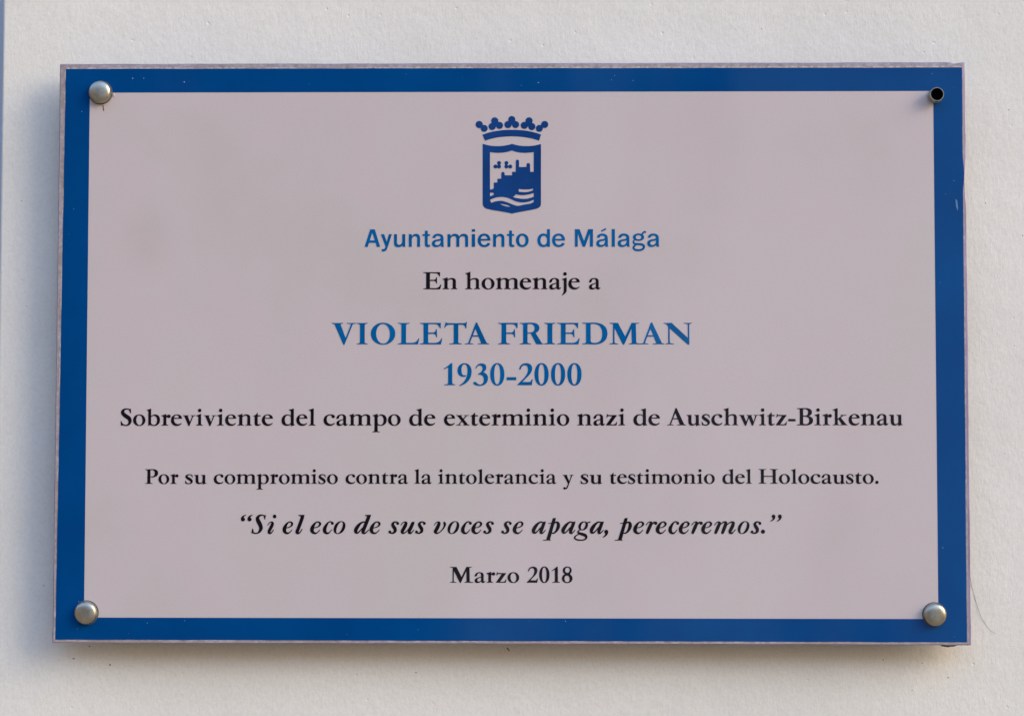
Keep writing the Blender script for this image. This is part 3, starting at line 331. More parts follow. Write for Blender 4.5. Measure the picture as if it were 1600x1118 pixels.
  'M': (146,4,4,'619,-18 -5,7 -380,762 -2,0 0,-7 0,-275 -2,-11 -1,-374 2,-6 6,-9 27,-13 37,-11 90,-16 2,-5 0,-23 -2,-4 -5,0 -85,5 -70,0 -10,1 -132,-1 -80,-5 -8,0 -4,2 0,25 2,5 77,13 38,10 20,9 10,7 7,14 1,99 1,11 0,299 2,11 0,299 2,15 0,105 -9,21 -54,13 -95,16 -2,5 1,25 3,2 7,0 63,-5 97,-1 10,1 51,0 69,5 3,-1 3,-7 4,-2 76,10 8,-2 328,-625 4,-4 4,3 12,24 288,602 6,2 84,0 48,-5 90,-1 125,5 2,-3 0,-20 -2,-8 -142,-23 -11,-3 -3,-4 0,-50 2,-9 0,-54 1,-9 0,-55 2,-8 0,-55 2,-9 0,-54 1,-9 14,-540 9,-17 16,-9 17,-6 63,-13 109,-15 2,-5 -1,-25 -3,-2 -15,0 -110,5 -103,0 -15,1 -190,-1 -110,-5 -15,0 -4,2 0,25 2,5 62,11 41,12 22,11 8,9 3,6 0,63 -3,87 -4,226 -1,8 -4,227 -2,32 -2,3 -326,-708 -7,-17 -3,-15 -5,-2'),
  'N': (133,3,3,'1138,-18 -850,750 -3,-1 0,-5 1,-642 5,-10 8,-7 35,-13 57,-12 90,-13 2,-5 0,-23 -4,-4 -8,0 -83,5 -134,1 -175,-5 -2,3 0,20 2,8 69,13 40,14 12,6 7,7 4,9 2,10 0,720 -14,22 -85,114 -25,9 -90,18 -2,5 1,25 3,2 7,0 63,-5 97,-1 10,1 51,0 67,5 5,0 4,-5 4,-1 53,6 11,-1 759,-699 3,1 0,7 0,600 -2,10 -4,7 -15,10 -28,10 -58,12 -89,11 -2,5 0,23 4,4 8,0 80,-5 132,-1 170,5 2,-8 0,-20 -2,-3 -65,-15 -35,-12 -19,-13 -7,-17 0,-912 -2,-16 -4,-4'),
  'B': (96,4,5,'449,-8 -175,1 -12,2 -168,0 -12,2 -80,0 -5,2 0,27 2,5 162,31 5,3 1,6 -1,863 -5,4 -162,31 -2,3 0,7 0,20 2,4 57,2 93,0 12,2 355,5 88,-6 47,-6 47,-11 33,-10 37,-15 30,-16 31,-23 20,-20 19,-24 13,-25 8,-22 7,-32 2,-46 -3,-28 -7,-27 -17,-37 -23,-32 -23,-23 -19,-15 -38,-24 -32,-14 -31,-12 -4,-3 50,-13 35,-12 50,-23 33,-22 21,-17 23,-25 15,-20 11,-20 12,-28 7,-27 5,-40 -2,-52 -7,-33 -14,-40 -14,-25 -18,-25 -32,-32 -28,-21 -29,-17 -40,-18 -38,-14 -47,-11 -55,-9 -73,-5|477,64 42,-1 35,4 28,5 29,9 40,20 21,16 12,11 15,21 13,23 14,47 6,42 0,25 -6,48 -7,25 -9,25 -12,22 -16,22 -30,25 -36,21 -40,14 -52,10 -43,4 -112,-1 -2,-2 0,-5 0,-360 2,-13 11,-22 11,-11 12,-7 29,-11|368,564 100,-1 33,4 38,9 33,13 26,15 26,24 14,20 16,34 9,36 4,34 0,22 -4,30 -10,37 -12,25 -23,30 -29,22 -41,18 -30,7 -32,4 -35,0 -30,-4 -30,-7 -23,-9 -1,-356'),
  'P': (89.6,4,2,'-1,-3 -2,4 0,7 0,20 2,3 77,13 46,13 14,7 14,10 7,10 4,14 1,800 -4,16 -6,10 -16,12 -13,6 -47,14 -77,13 -2,5 1,27 3,2 13,0 104,-5 73,0 10,5 28,2 152,3 115,5 50,0 53,-3 67,-10 40,-11 28,-10 45,-21 24,-16 21,-17 27,-29 17,-25 15,-32 8,-27 5,-28 4,-45 -4,-43 -5,-28 -10,-32 -17,-35 -16,-25 -29,-33 -17,-15 -24,-17 -45,-25 -34,-14 -33,-10 -54,-10 -61,-5 -73,2 -26,3 -30,7 -33,12 -15,10 -2,-2 0,-385 5,-12 6,-6 13,-10 16,-9 50,-15 59,-11 2,-5 -1,-27 -3,-2 -13,0 -104,5 -178,1 -10,-1 -96,0 -102,-5|435,509 36,-1 41,6 20,5 22,8 32,19 24,20 24,33 14,27 13,46 6,44 -2,52 -11,51 -14,37 -22,32 -25,23 -29,17 -42,13 -40,6 -53,-2 -31,-7 -20,-8 -6,-4 0,-400 2,-5 12,-4 23,-5'),
  'H': (128.5,4.5,4.5,'-1,-3 -2,4 0,7 0,20 2,3 73,13 40,12 17,8 9,7 11,13 4,12 0,802 -2,13 -6,11 -11,11 -20,11 -42,12 -73,13 -2,9 0,20 2,4 17,1 102,-5 96,0 10,-1 178,1 104,5 13,0 3,-2 1,-27 -2,-5 -77,-14 -42,-12 -24,-13 -9,-7 -8,-14 -3,-11 0,-359 2,-5 6,-1 580,1 2,2 0,5 0,358 -2,10 -8,13 -14,11 -38,15 -48,10 -82,11 -3,5 1,27 4,2 13,0 50,-3 153,-2 14,-1 178,1 105,5 13,0 4,-2 0,-27 -2,-5 -58,-13 -42,-15 -15,-9 -9,-9 -6,-12 -3,-13 1,-800 2,-10 7,-12 9,-8 16,-10 40,-14 58,-13 2,-5 0,-20 -2,-8 -17,-1 -103,5 -98,0 -10,1 -182,-1 -105,-5 -13,0 -4,2 -1,27 3,5 82,11 48,10 38,15 14,11 8,13 2,10 0,358 0,5 -2,2 -578,1 -8,-1 -2,-5 0,-359 3,-11 8,-14 9,-7 24,-13 42,-12 77,-14 2,-5 -1,-27 -3,-2 -13,0 -104,5 -178,1 -10,-1 -96,0 -102,-5'),
  'S': (66,5,5,'306,-26 -57,6 -41,11 -39,16 -28,18 -117,-38 -5,0 -2,4 -20,270 0,8 2,4 29,0 5,-2 61,-109 83,-74 22,-16 27,-11 30,-9 38,-7 38,0 26,6 21,10 35,27 24,30 16,30 7,21 4,23 0,32 -6,37 -9,27 -26,41 -26,30 -24,19 -93,61 -120,86 -28,23 -34,34 -21,27 -31,49 -20,41 -10,30 -7,33 -2,24 2,28 6,25 9,25 19,32 27,32 20,19 28,21 33,20 22,10 30,10 60,12 75,5 60,-4 40,-6 32,-9 20,-8 23,-13 95,13 3,-2 1,-4 0,-36 -3,-100 0,-80 -2,-44 -2,-5 -28,0 -7,4 -83,191 -22,12 -34,12 -34,7 -29,0 -35,-7 -40,-15 -28,-15 -27,-21 -14,-21 -14,-33 -2,-20 8,-20 31,-43 23,-23 137,-94 111,-72 43,-36 18,-19 34,-50 25,-50 12,-33 7,-27 5,-38 0,-42 -5,-36 -9,-34 -10,-28 -16,-35 -12,-20 -23,-32 -20,-21 -23,-20 -23,-16 -43,-23 -27,-12 -36,-11 -32,-7 -50,-6'),
  '1': (53,8,8,'29,-3 -2,4 0,7 0,20 2,3 77,11 52,12 16,6 19,11 11,11 6,12 0,707 -4,4 -20,-4 -22,-5 -38,-13 -50,-25 -45,-31 -7,3 -24,24 -3,7 9,7 55,33 68,45 71,52 68,55 69,65 64,0 2,-7 1,-913 8,-20 6,-7 14,-10 17,-9 20,-6 62,-15 2,-5 0,-27 -4,-2 -11,0 -102,5 -170,1 -10,-1 -92,0 -100,-5'),
  '9': (65,5,5,'89,-38 -3,4 -9,25 2,7 52,29 49,32 39,31 46,42 32,36 32,43 32,50 28,55 19,46 16,52 16,64 8,51 7,67 2,43 0,59 -4,53 -5,41 -7,36 -15,50 -9,20 -13,20 -12,14 -14,11 -17,8 -27,6 -25,-2 -20,-6 -18,-8 -17,-11 -16,-16 -16,-23 -18,-42 -10,-37 -5,-30 -6,-53 0,-60 4,-45 7,-42 12,-43 13,-28 12,-17 13,-14 12,-8 13,-6 17,-5 40,-6 36,2 27,6 5,-5 9,-27 -1,-5 -18,-17 -16,-10 -22,-8 -22,-6 -26,-3 -56,1 -60,13 -27,10 -29,15 -26,17 -14,12 -24,24 -23,32 -16,30 -11,28 -8,34 -5,31 -2,32 2,53 5,35 8,37 15,42 15,30 26,40 19,21 29,28 26,19 32,18 32,14 22,6 20,6 40,6 31,2 49,-1 51,-11 25,-8 38,-19 24,-15 30,-24 27,-29 26,-37 19,-33 15,-35 13,-42 10,-50 5,-40 2,-36 -3,-92 -9,-57 -15,-63 -28,-77 -22,-45 -33,-55 -38,-50 -17,-19 -30,-31 -40,-36 -64,-46 -53,-31 -35,-16 -35,-16 -72,-25 -65,-17'),
  '3': (68,5,5,'264,-33 -55,5 -63,12 -50,15 -28,12 -36,22 -24,27 -7,14 -4,14 0,21 4,13 7,12 8,7 16,9 19,5 31,0 12,-2 24,-10 13,-9 17,-12 48,-45 33,-25 27,-13 15,-5 35,-6 30,2 18,4 37,14 27,19 19,19 14,22 13,26 14,42 5,28 4,38 0,32 -6,47 -12,43 -15,32 -16,23 -16,16 -20,14 -18,11 -25,9 -30,7 -31,4 -59,-3 -7,7 -20,30 4,5 55,30 44,29 27,22 29,28 13,17 24,39 10,27 5,20 4,30 0,23 -4,24 -7,24 -10,20 -14,20 -12,10 -21,13 -18,6 -29,5 -23,0 -27,-5 -20,-7 -21,-13 -18,-13 -15,-16 -27,-38 -29,-55 -4,-2 -26,8 -3,3 -2,4 19,56 26,51 34,44 16,17 27,21 45,25 34,12 23,5 48,5 30,0 43,-5 24,-5 34,-12 28,-15 20,-14 19,-19 12,-17 10,-15 12,-32 7,-40 0,-30 -7,-40 -11,-32 -19,-33 -27,-34 -33,-32 -40,-31 3,-2 58,-25 51,-33 30,-28 16,-19 17,-26 18,-38 9,-25 8,-47 2,-53 -2,-30 -6,-42 -11,-36 -11,-30 -27,-49 -21,-28 -33,-33 -36,-27 -18,-12 -34,-17 -45,-16 -20,-5 -23,-6 -47,-6 -35,-2'),
  '0': (65,5,5,'301,-23 -40,7 -23,7 -36,15 -30,20 -19,15 -30,30 -24,31 -26,42 -17,34 -15,38 -15,46 -16,67 -6,43 -6,54 -1,118 3,54 7,53 8,45 14,53 12,35 16,40 24,45 27,41 16,20 30,30 38,28 26,13 30,12 30,7 26,3 42,0 43,-7 23,-7 36,-15 30,-20 19,-15 30,-30 24,-31 26,-42 17,-34 15,-38 15,-46 16,-67 6,-43 6,-54 1,-118 -3,-54 -7,-53 -8,-45 -14,-53 -12,-35 -16,-40 -24,-45 -27,-41 -16,-20 -30,-30 -38,-28 -27,-14 -40,-14 -29,-5 -16,-2|308,39 20,-1 10,3 14,5 16,11 18,22 23,47 10,28 12,45 12,65 9,77 5,93 0,130 -4,74 -8,86 -14,77 -17,60 -9,25 -19,35 -12,16 -15,12 -11,7 -20,6 -17,-1 -19,-5 -21,-14 -22,-30 -14,-28 -9,-23 -17,-60 -12,-65 -9,-77 -5,-93 0,-130 4,-74 8,-86 14,-77 17,-60 9,-25 19,-35 12,-16 14,-12 12,-7'),
  '2': (70,4,4,'-1,-3 -2,5 0,22 1,5 296,299 44,51 33,43 38,60 32,66 22,64 10,54 4,33 0,45 -6,45 -7,30 -14,35 -12,19 -14,14 -22,14 -34,12 -26,4 -21,0 -23,-4 -26,-7 -33,-18 -32,-30 -23,-32 -26,-50 -24,-64 -5,-5 -55,9 -5,2 -2,4 9,44 11,38 9,24 21,41 15,24 22,27 20,20 26,21 41,24 51,19 39,9 27,4 30,1 53,-1 28,-4 37,-9 25,-8 28,-13 39,-26 29,-29 14,-20 13,-22 15,-44 7,-36 2,-22 -1,-48 -11,-54 -13,-40 -25,-52 -22,-36 -34,-47 -39,-48 -43,-47 -123,-121 -136,-140 1,-2 6,-1 331,1 17,5 9,5 13,13 8,12 17,38 15,49 4,2 46,-9 5,-3 0,-5 -40,-257 -7,-2'),
  '8': (67,5,5,'304,-28 -32,3 -30,6 -26,6 -42,15 -33,17 -29,18 -28,23 -14,14 -31,40 -15,27 -10,23 -12,40 -3,22 -2,60 5,38 12,42 13,30 24,37 22,26 32,29 36,23 42,21 -34,41 -12,9 -29,29 -14,18 -20,35 -13,35 -9,50 0,40 3,29 6,23 13,35 13,25 21,27 30,30 38,27 38,18 47,13 50,7 48,0 42,-5 35,-9 32,-11 30,-15 14,-10 20,-15 31,-30 25,-36 15,-31 10,-35 5,-42 -2,-52 -7,-33 -6,-20 -15,-31 -25,-36 -31,-30 -32,-23 -1,-3 23,-14 36,-50 44,-38 26,-33 15,-25 13,-30 12,-42 5,-38 0,-42 -3,-30 -7,-30 -20,-50 -15,-25 -26,-33 -16,-16 -28,-22 -29,-19 -30,-15 -45,-17 -36,-8 -34,-5 -23,-2|312,39 27,0 39,7 31,13 20,13 19,19 20,30 15,41 5,36 0,38 -7,50 -13,45 -19,37 -24,31 -26,20 -27,14 -38,9 -23,-1 -39,-7 -31,-13 -21,-13 -18,-19 -20,-30 -15,-41 -5,-36 0,-38 7,-50 13,-45 19,-37 24,-31 26,-20 27,-14|333,624 29,0 30,7 27,13 27,23 20,29 13,30 7,25 7,40 0,35 -5,30 -11,28 -14,22 -14,16 -23,16 -34,13 -28,5 -26,0 -30,-7 -27,-13 -27,-23 -20,-29 -13,-30 -7,-25 -7,-40 0,-35 5,-30 11,-28 13,-21 15,-17 22,-16 35,-13'),
 },
 'italic': {
  'S': (85,3,3,'244,-24 -30,1 -38,7 -37,13 -48,24 -35,-4 -50,17 -7,4 -2,4 48,224 4,7 39,0 6,-4 58,-192 27,-13 40,-10 29,-4 51,0 35,9 20,10 28,23 27,32 26,45 11,32 9,40 3,47 -5,38 -12,36 -39,89 -73,117 -22,41 -40,93 -11,39 -8,48 2,35 9,37 18,40 21,30 19,23 37,34 27,18 28,15 49,15 38,7 36,4 94,1 28,-2 37,-7 30,-12 27,-18 13,0 81,9 9,0 2,-7 -33,-205 -6,-32 -2,-5 -3,-2 -31,0 -6,2 -49,172 -5,7 -10,9 -22,12 -20,7 -24,4 -18,0 -28,-6 -34,-11 -41,-20 -24,-17 -12,-12 -8,-12 -8,-16 -9,-28 -2,-26 3,-10 63,-113 78,-126 29,-61 27,-74 10,-40 7,-44 0,-53 -7,-40 -10,-32 -13,-31 -16,-29 -21,-33 -30,-37 -30,-30 -20,-17 -34,-21 -32,-17 -34,-15 -46,-15 -34,-9 -42,-6'),
  'i': (46,4,1,'154,-36 -26,5 -16,5 -20,10 -21,18 -14,19 -11,28 -6,27 0,50 2,15 7,31 18,47 62,109 54,104 66,137 5,17 -10,12 -13,7 -13,-2 -24,-12 -33,-24 -29,-25 -22,-24 -48,-66 -13,-11 -15,-1 -6,3 -7,9 -1,14 54,83 26,33 32,30 34,22 36,20 36,12 23,4 37,0 23,-4 27,-9 23,-15 15,-18 13,-23 7,-23 4,-24 0,-40 -9,-55 -10,-37 -22,-50 -140,-243 -13,-23 -16,-38 2,-3 7,-2 19,7 53,35 32,36 52,68 13,12 11,4 13,-4 10,-10 3,-9 -1,-6 -3,-8 -77,-118 -35,-40 -21,-22 -27,-21 -30,-16 -30,-7|439,834 -18,3 -23,10 -17,11 -13,13 -10,15 -11,25 -3,20 0,18 3,20 10,23 11,17 13,13 15,10 25,11 20,3 18,0 20,-3 23,-10 17,-11 13,-13 10,-15 11,-25 3,-20 0,-18 -3,-20 -10,-23 -11,-17 -13,-13 -15,-10 -25,-11 -21,-4'),
  'e': (62,3.5,3.5,'224,-31 -23,3 -40,12 -23,10 -34,18 -26,20 -20,17 -19,23 -12,19 -10,20 -10,28 -9,50 0,52 2,17 7,38 12,40 16,38 14,25 30,47 28,36 60,66 44,37 38,28 30,18 37,18 38,14 28,7 40,5 22,0 32,-5 16,-6 29,-13 31,-21 25,-24 16,-25 10,-32 0,-31 -5,-26 -12,-26 -24,-35 -41,-41 -37,-24 -30,-16 -43,-18 -60,-20 -47,-10 -85,-13 -4,-8 -13,-79 -2,-41 6,-20 13,-27 13,-18 10,-11 32,-16 25,-5 17,0 16,3 22,8 27,14 35,23 30,28 51,59 22,22 13,2 11,-4 7,-7 3,-6 -1,-15 -57,-72 -34,-39 -40,-38 -50,-40 -37,-20 -33,-10 -25,-4|231,344 53,8 30,7 30,10 60,32 28,19 20,18 11,14 10,24 5,25 0,23 -4,18 -8,22 -12,20 -8,9 -25,9 -22,-1 -18,-3 -19,-7 -13,-8 -10,-8 -14,-16 -30,-48 -38,-77 -20,-58 -7,-27'),
  'l': (54,4,2,'149,-36 -33,7 -24,9 -23,15 -16,16 -11,16 -13,31 -6,31 2,33 6,24 8,23 37,75 45,115 102,267 100,272 -5,33 -3,7 -124,48 -4,5 0,25 4,2 21,2 310,13 19,0 2,-7 -31,-115 3,-17 0,-28 -6,-22 -228,-606 -33,-81 -44,-91 5,-2 32,13 33,23 18,18 24,29 66,98 15,16 14,4 13,-5 7,-8 3,-8 -1,-13 -89,-145 -27,-37 -42,-43 -34,-25 -25,-12 -25,-6'),
  'c': (50,3.5,3,'201,-36 -22,3 -33,10 -32,15 -24,16 -17,13 -26,27 -15,20 -16,31 -16,50 -5,42 0,28 4,35 7,35 15,43 14,30 29,47 27,37 89,108 51,51 29,24 31,20 33,15 34,12 31,7 29,2 26,-4 15,-5 13,-7 32,-22 28,-2 19,-6 21,-16 16,-21 7,-20 2,-21 -4,-20 -10,-22 -12,-14 -22,-14 -27,-7 -24,1 -20,7 -21,16 -16,21 -7,29 1,24 9,26 -16,8 -26,0 -30,-8 -20,-10 -16,-11 -14,-15 -16,-23 -11,-20 -29,-65 -34,-85 -23,-75 -10,-48 -4,-32 0,-48 2,-15 12,-43 12,-26 11,-14 22,-11 17,-3 18,-1 20,6 41,23 16,13 21,21 70,93 11,11 10,3 13,-2 10,-10 2,-15 -9,-17 -75,-107 -33,-39 -37,-36 -33,-23 -28,-12 -46,-8'),
  'o': (69,3.5,3.5,'234,-21 -28,3 -37,9 -28,11 -29,17 -19,15 -22,25 -15,22 -17,35 -12,40 -3,22 -2,16 0,54 5,40 12,53 13,41 18,42 19,37 23,37 43,53 26,26 44,35 61,36 32,13 26,8 40,9 35,4 33,0 32,-4 37,-9 23,-9 24,-12 18,-13 23,-22 15,-18 10,-16 14,-27 10,-28 7,-30 3,-28 0,-50 -5,-44 -15,-64 -10,-30 -18,-42 -29,-54 -22,-32 -21,-26 -39,-41 -55,-42 -52,-30 -30,-12 -26,-8 -54,-11 -21,-2|230,24 16,-1 12,2 33,13 28,19 38,35 32,42 20,30 21,35 31,65 27,70 16,55 14,63 5,44 0,45 -3,23 -6,20 -10,22 -9,13 -17,12 -20,5 -10,1 -29,-6 -30,-15 -29,-22 -37,-38 -42,-60 -21,-35 -31,-65 -28,-75 -21,-72 -11,-65 -2,-62 7,-41 12,-27 13,-17 13,-8'),
  'd': (80,3.5,1,'548,-36 -20,1 -19,4 -37,13 -21,15 -19,19 -13,19 -8,19 -7,25 -2,12 0,38 7,37 12,39 -4,-3 -128,-150 -33,-34 -20,-14 -20,-10 -25,-7 -12,-2 -40,0 -30,6 -15,5 -20,10 -24,18 -19,25 -17,35 -7,25 -5,32 0,50 7,40 10,31 15,36 23,43 32,48 39,52 27,30 43,41 26,23 57,43 47,30 50,26 38,15 42,14 23,5 38,5 33,0 46,-11 3,2 90,232 6,13 14,20 -111,57 -3,6 0,20 2,6 22,2 293,13 17,0 2,-7 -44,-144 -3,-4 -7,-2 -4,-4 0,-28 -6,-20 -226,-586 -56,-132 -14,-38 1,-4 4,0 18,6 33,17 37,24 35,27 74,73 14,11 13,3 13,-6 6,-7 3,-8 -1,-13 -89,-104 -76,-74 -32,-24 -25,-14 -23,-8|197,89 5,0 10,3 26,19 67,60 40,40 96,111 11,6 17,1 97,243 6,19 -1,3 -13,3 -27,-2 -30,-9 -33,-15 -32,-20 -28,-22 -40,-49 -42,-68 -60,-106 -52,-104 -18,-46 -14,-50 -1,-8'),
  's': (57,0,3.5,'176,-21 -32,5 -18,6 -37,20 -28,2 -12,4 -17,8 -14,13 -11,14 -8,20 -2,13 2,28 8,20 8,12 19,17 14,7 20,5 21,0 20,-5 15,-9 14,-11 8,-10 10,-22 4,-25 -4,-27 8,-5 10,-2 22,4 25,9 18,11 23,23 22,35 4,12 0,20 -5,25 -10,30 -10,18 -31,42 -26,42 -32,66 -17,44 -7,33 0,40 6,25 11,26 14,21 13,15 28,27 24,16 23,14 23,9 26,7 28,5 55,2 40,-5 29,-11 79,-38 17,-12 13,-18 9,-22 2,-21 -6,-25 -12,-21 -13,-13 -25,-13 -23,-4 -25,4 -25,13 -13,12 -11,18 -5,17 -2,15 2,17 8,23 -2,4 -9,3 -13,4 -8,0 -27,-4 -19,-5 -24,-13 -10,-9 -6,-10 -10,-23 -3,-13 1,-12 7,-15 59,-89 42,-56 22,-40 8,-22 8,-38 4,-30 0,-42 -7,-42 -9,-24 -8,-17 -19,-29 -31,-29 -28,-19 -32,-17 -24,-10 -44,-13 -42,-6'),
  'u': (82,4,1,'526,-31 -25,5 -29,12 -19,13 -17,22 -10,20 -9,35 -2,18 2,50 -1,2 -74,-73 -46,-40 -47,-32 -21,-12 -24,-8 -28,-6 -38,0 -34,7 -28,16 -17,17 -15,26 -10,31 -5,42 1,27 12,45 23,48 31,54 123,240 33,60 -1,3 -9,8 -8,5 -6,1 -14,-4 -20,-10 -12,-9 -38,-29 -26,-26 -56,-75 -13,-11 -15,-1 -7,4 -6,8 0,16 53,81 28,35 39,34 30,20 28,15 30,11 32,6 38,0 13,-2 36,-11 24,-16 19,-25 12,-30 4,-30 -4,-44 -12,-54 -12,-39 -13,-33 -29,-60 -71,-127 -69,-107 -8,-20 5,-3 8,-1 24,6 45,23 67,49 43,41 61,74 31,41 26,50 120,249 1,5 -3,12 2,4 19,5 24,16 22,7 30,0 18,-4 64,12 7,-2 0,-5 -18,-59 5,-16 0,-28 -6,-22 -85,-202 -24,-52 -76,-146 -24,-55 3,-2 3,0 25,12 46,32 28,28 43,53 26,27 15,2 7,-2 5,-4 5,-6 2,-7 -2,-15 -86,-117 -53,-59 -20,-18 -18,-13 -23,-10 -20,-4'),
  'v': (69,3.5,3,'158,-28 -34,9 -28,13 -24,16 -20,21 -16,23 -9,22 -5,30 2,32 5,21 11,30 45,75 120,257 37,68 -9,10 -12,6 -22,-9 -15,-10 -40,-33 -22,-21 -60,-80 -10,-9 -6,-3 -14,1 -8,6 -4,7 1,14 55,83 30,37 32,29 21,16 47,26 13,5 27,6 46,0 26,-6 21,-8 28,-20 14,-20 8,-18 6,-24 2,-18 -2,-30 -17,-82 -19,-55 -31,-71 -68,-132 -64,-100 4,-14 4,-4 14,-2 18,1 25,5 41,15 29,17 21,16 41,36 37,38 35,42 34,48 22,37 18,37 14,33 8,38 2,15 0,57 -4,28 -17,63 0,16 4,13 6,12 9,9 18,9 9,2 14,0 14,-4 12,-6 39,-44 19,-30 7,-17 5,-23 0,-35 -5,-30 -18,-48 -41,-74 -33,-50 -34,-44 -63,-71 -63,-62 -78,-64 -55,-35 -60,-29 -26,-8 -33,-7'),
  'a': (78,3.5,1,'528,-31 -34,7 -19,8 -13,8 -13,11 -13,17 -12,26 -7,32 -2,30 4,46 5,30 7,30 0,6 -66,-81 -67,-73 -31,-32 -29,-23 -32,-17 -38,-9 -40,0 -12,2 -22,5 -25,10 -17,11 -10,11 -21,27 -12,25 -10,40 -4,30 2,46 7,36 13,40 22,44 18,32 49,69 35,42 64,63 46,37 61,43 44,25 46,23 26,10 38,12 32,5 31,0 30,-6 50,-22 165,18 7,0 2,-7 -32,-112 -8,-36 -74,-202 -92,-234 4,-1 15,8 32,20 18,14 25,25 40,45 28,28 13,2 11,-4 7,-7 3,-6 -1,-15 -90,-112 -64,-69 -19,-14 -23,-12 -27,-5|187,89 5,0 12,3 25,15 75,63 38,38 117,142 13,8 19,0 23,53 60,153 0,10 -5,10 -25,10 -18,3 -15,-3 -27,-10 -23,-13 -37,-28 -36,-38 -36,-51 -26,-43 -70,-122 -40,-75 -24,-55 -19,-58 1,-6'),
  'p': (92,-17,5,'-1,-383 -2,4 0,7 0,20 2,3 80,11 57,10 25,8 18,12 260,846 -1,3 -2,1 -24,0 -131,-5 -3,2 -1,3 0,29 11,4 154,19 16,3 68,221 9,11 22,19 131,5 23,0 2,-7 -56,-202 4,0 25,12 23,8 35,7 40,0 18,-3 20,-8 29,-17 23,-21 12,-14 28,-44 19,-48 7,-34 2,-21 -2,-42 -5,-31 -11,-40 -11,-34 -18,-43 -22,-42 -29,-44 -46,-57 -40,-39 -24,-21 -42,-31 -28,-18 -43,-22 -32,-10 -23,-3 -42,0 -22,3 -26,8 -4,-1 -90,-316 2,-6 38,-23 1,-27 -2,-4 -129,7 -160,0|515,56 29,-1 17,4 17,8 20,15 30,30 20,26 21,33 19,38 15,40 26,92 16,70 5,33 2,57 -4,37 -6,24 -11,7 -27,6 -13,-2 -12,-5 -13,-10 -17,-16 -33,-43 -124,-433 2,-5'),
  'g': (93,-12,-8,'344,-394 -62,3 -58,8 -73,20 -50,21 -35,22 -18,16 -9,11 -17,31 -7,24 -2,16 3,24 5,17 6,13 13,19 22,22 25,19 54,37 37,20 64,30 8,5 -20,22 -20,26 -11,27 -2,12 0,18 5,19 7,13 19,24 46,45 49,36 -1,3 -15,15 -13,17 -17,30 -10,28 -5,30 0,47 7,42 12,38 20,42 20,30 18,22 22,22 26,20 29,19 32,16 51,17 57,9 45,0 30,-3 30,-7 24,-9 23,-11 28,-21 5,-1 65,24 120,18 5,0 2,-5 -2,-14 -6,-43 -4,-9 -144,-16 -1,-4 13,-30 9,-40 0,-48 -7,-42 -12,-38 -20,-42 -27,-40 -33,-34 -47,-34 -38,-20 -35,-13 -35,-9 -40,-5 -45,0 -30,3 -47,13 -3,-1 -50,-39 -19,-19 -22,-32 -1,-3 4,-3 70,-24 128,-22 42,-11 80,-28 47,-22 21,-13 23,-18 27,-30 13,-20 12,-27 9,-29 3,-24 0,-20 -5,-30 -6,-17 -12,-23 -20,-27 -28,-29 -24,-18 -22,-13 -45,-19 -63,-13 -117,-12|355,-321 67,-1 27,2 60,9 53,13 32,15 16,14 13,18 9,19 4,14 0,7 -8,13 -20,21 -37,21 -95,39 -120,38 -58,27 -16,-14 -71,-38 -22,-13 -23,-18 -37,-35 -11,-14 -14,-22 0,-12 5,-13 12,-16 28,-19 33,-17 56,-20 30,-7 36,-6|460,229 18,0 26,7 17,8 28,21 24,26 21,30 27,50 12,28 11,37 9,36 5,40 0,22 -7,38 -9,20 -13,16 -17,10 -16,4 -25,-3 -32,-13 -27,-19 -25,-28 -21,-30 -27,-50 -12,-28 -11,-37 -11,-46 -3,-30 2,-37 8,-32 13,-21 15,-12'),
  'm': (118,4,6,'916,-34 -35,6 -23,9 -19,12 -20,21 -17,28 -8,24 -7,40 0,33 7,35 14,36 43,81 68,141 64,140 -1,6 -34,8 -20,0 -27,-7 -32,-15 -24,-15 -47,-36 -57,-51 -21,-23 -8,-13 -29,-88 -47,-116 -38,-86 -58,-117 -8,-13 -14,-14 -14,-8 -23,-7 -22,0 -15,4 -12,5 -17,13 -14,19 -5,11 -4,15 0,22 42,135 30,88 83,230 26,57 -1,5 -23,5 -20,0 -21,-7 -19,-9 -32,-21 -21,-17 -65,-61 -7,-10 -40,-112 -27,-63 -61,-128 -72,-140 -7,-12 -15,-14 -13,-8 -23,-7 -22,0 -23,7 -15,9 -13,13 -8,13 -6,17 -2,15 2,23 48,148 45,112 71,157 46,80 9,20 -10,11 -7,3 -9,-1 -28,-13 -32,-23 -19,-16 -26,-26 -55,-74 -13,-11 -15,-1 -10,7 -4,9 2,15 62,92 17,20 23,22 47,33 18,10 25,11 32,9 13,2 43,0 19,-4 25,-10 21,-15 14,-19 10,-21 6,-30 2,-2 39,34 32,26 29,19 27,13 43,13 32,6 33,2 28,-4 20,-7 16,-9 18,-15 10,-15 10,-21 4,-13 3,-27 -1,-33 2,-4 44,39 63,48 38,23 37,17 45,12 41,5 46,-2 21,-5 20,-8 22,-16 17,-23 8,-20 5,-22 2,-21 -2,-33 -15,-80 -12,-39 -25,-61 -70,-140 -54,-96 -11,-36 4,-4 11,-3 15,3 20,12 26,18 40,34 62,69 27,26 13,2 10,-3 9,-9 2,-7 0,-10 -3,-6 -15,-19 -98,-113 -42,-55 -19,-19 -15,-11 -25,-10 -30,-6'),
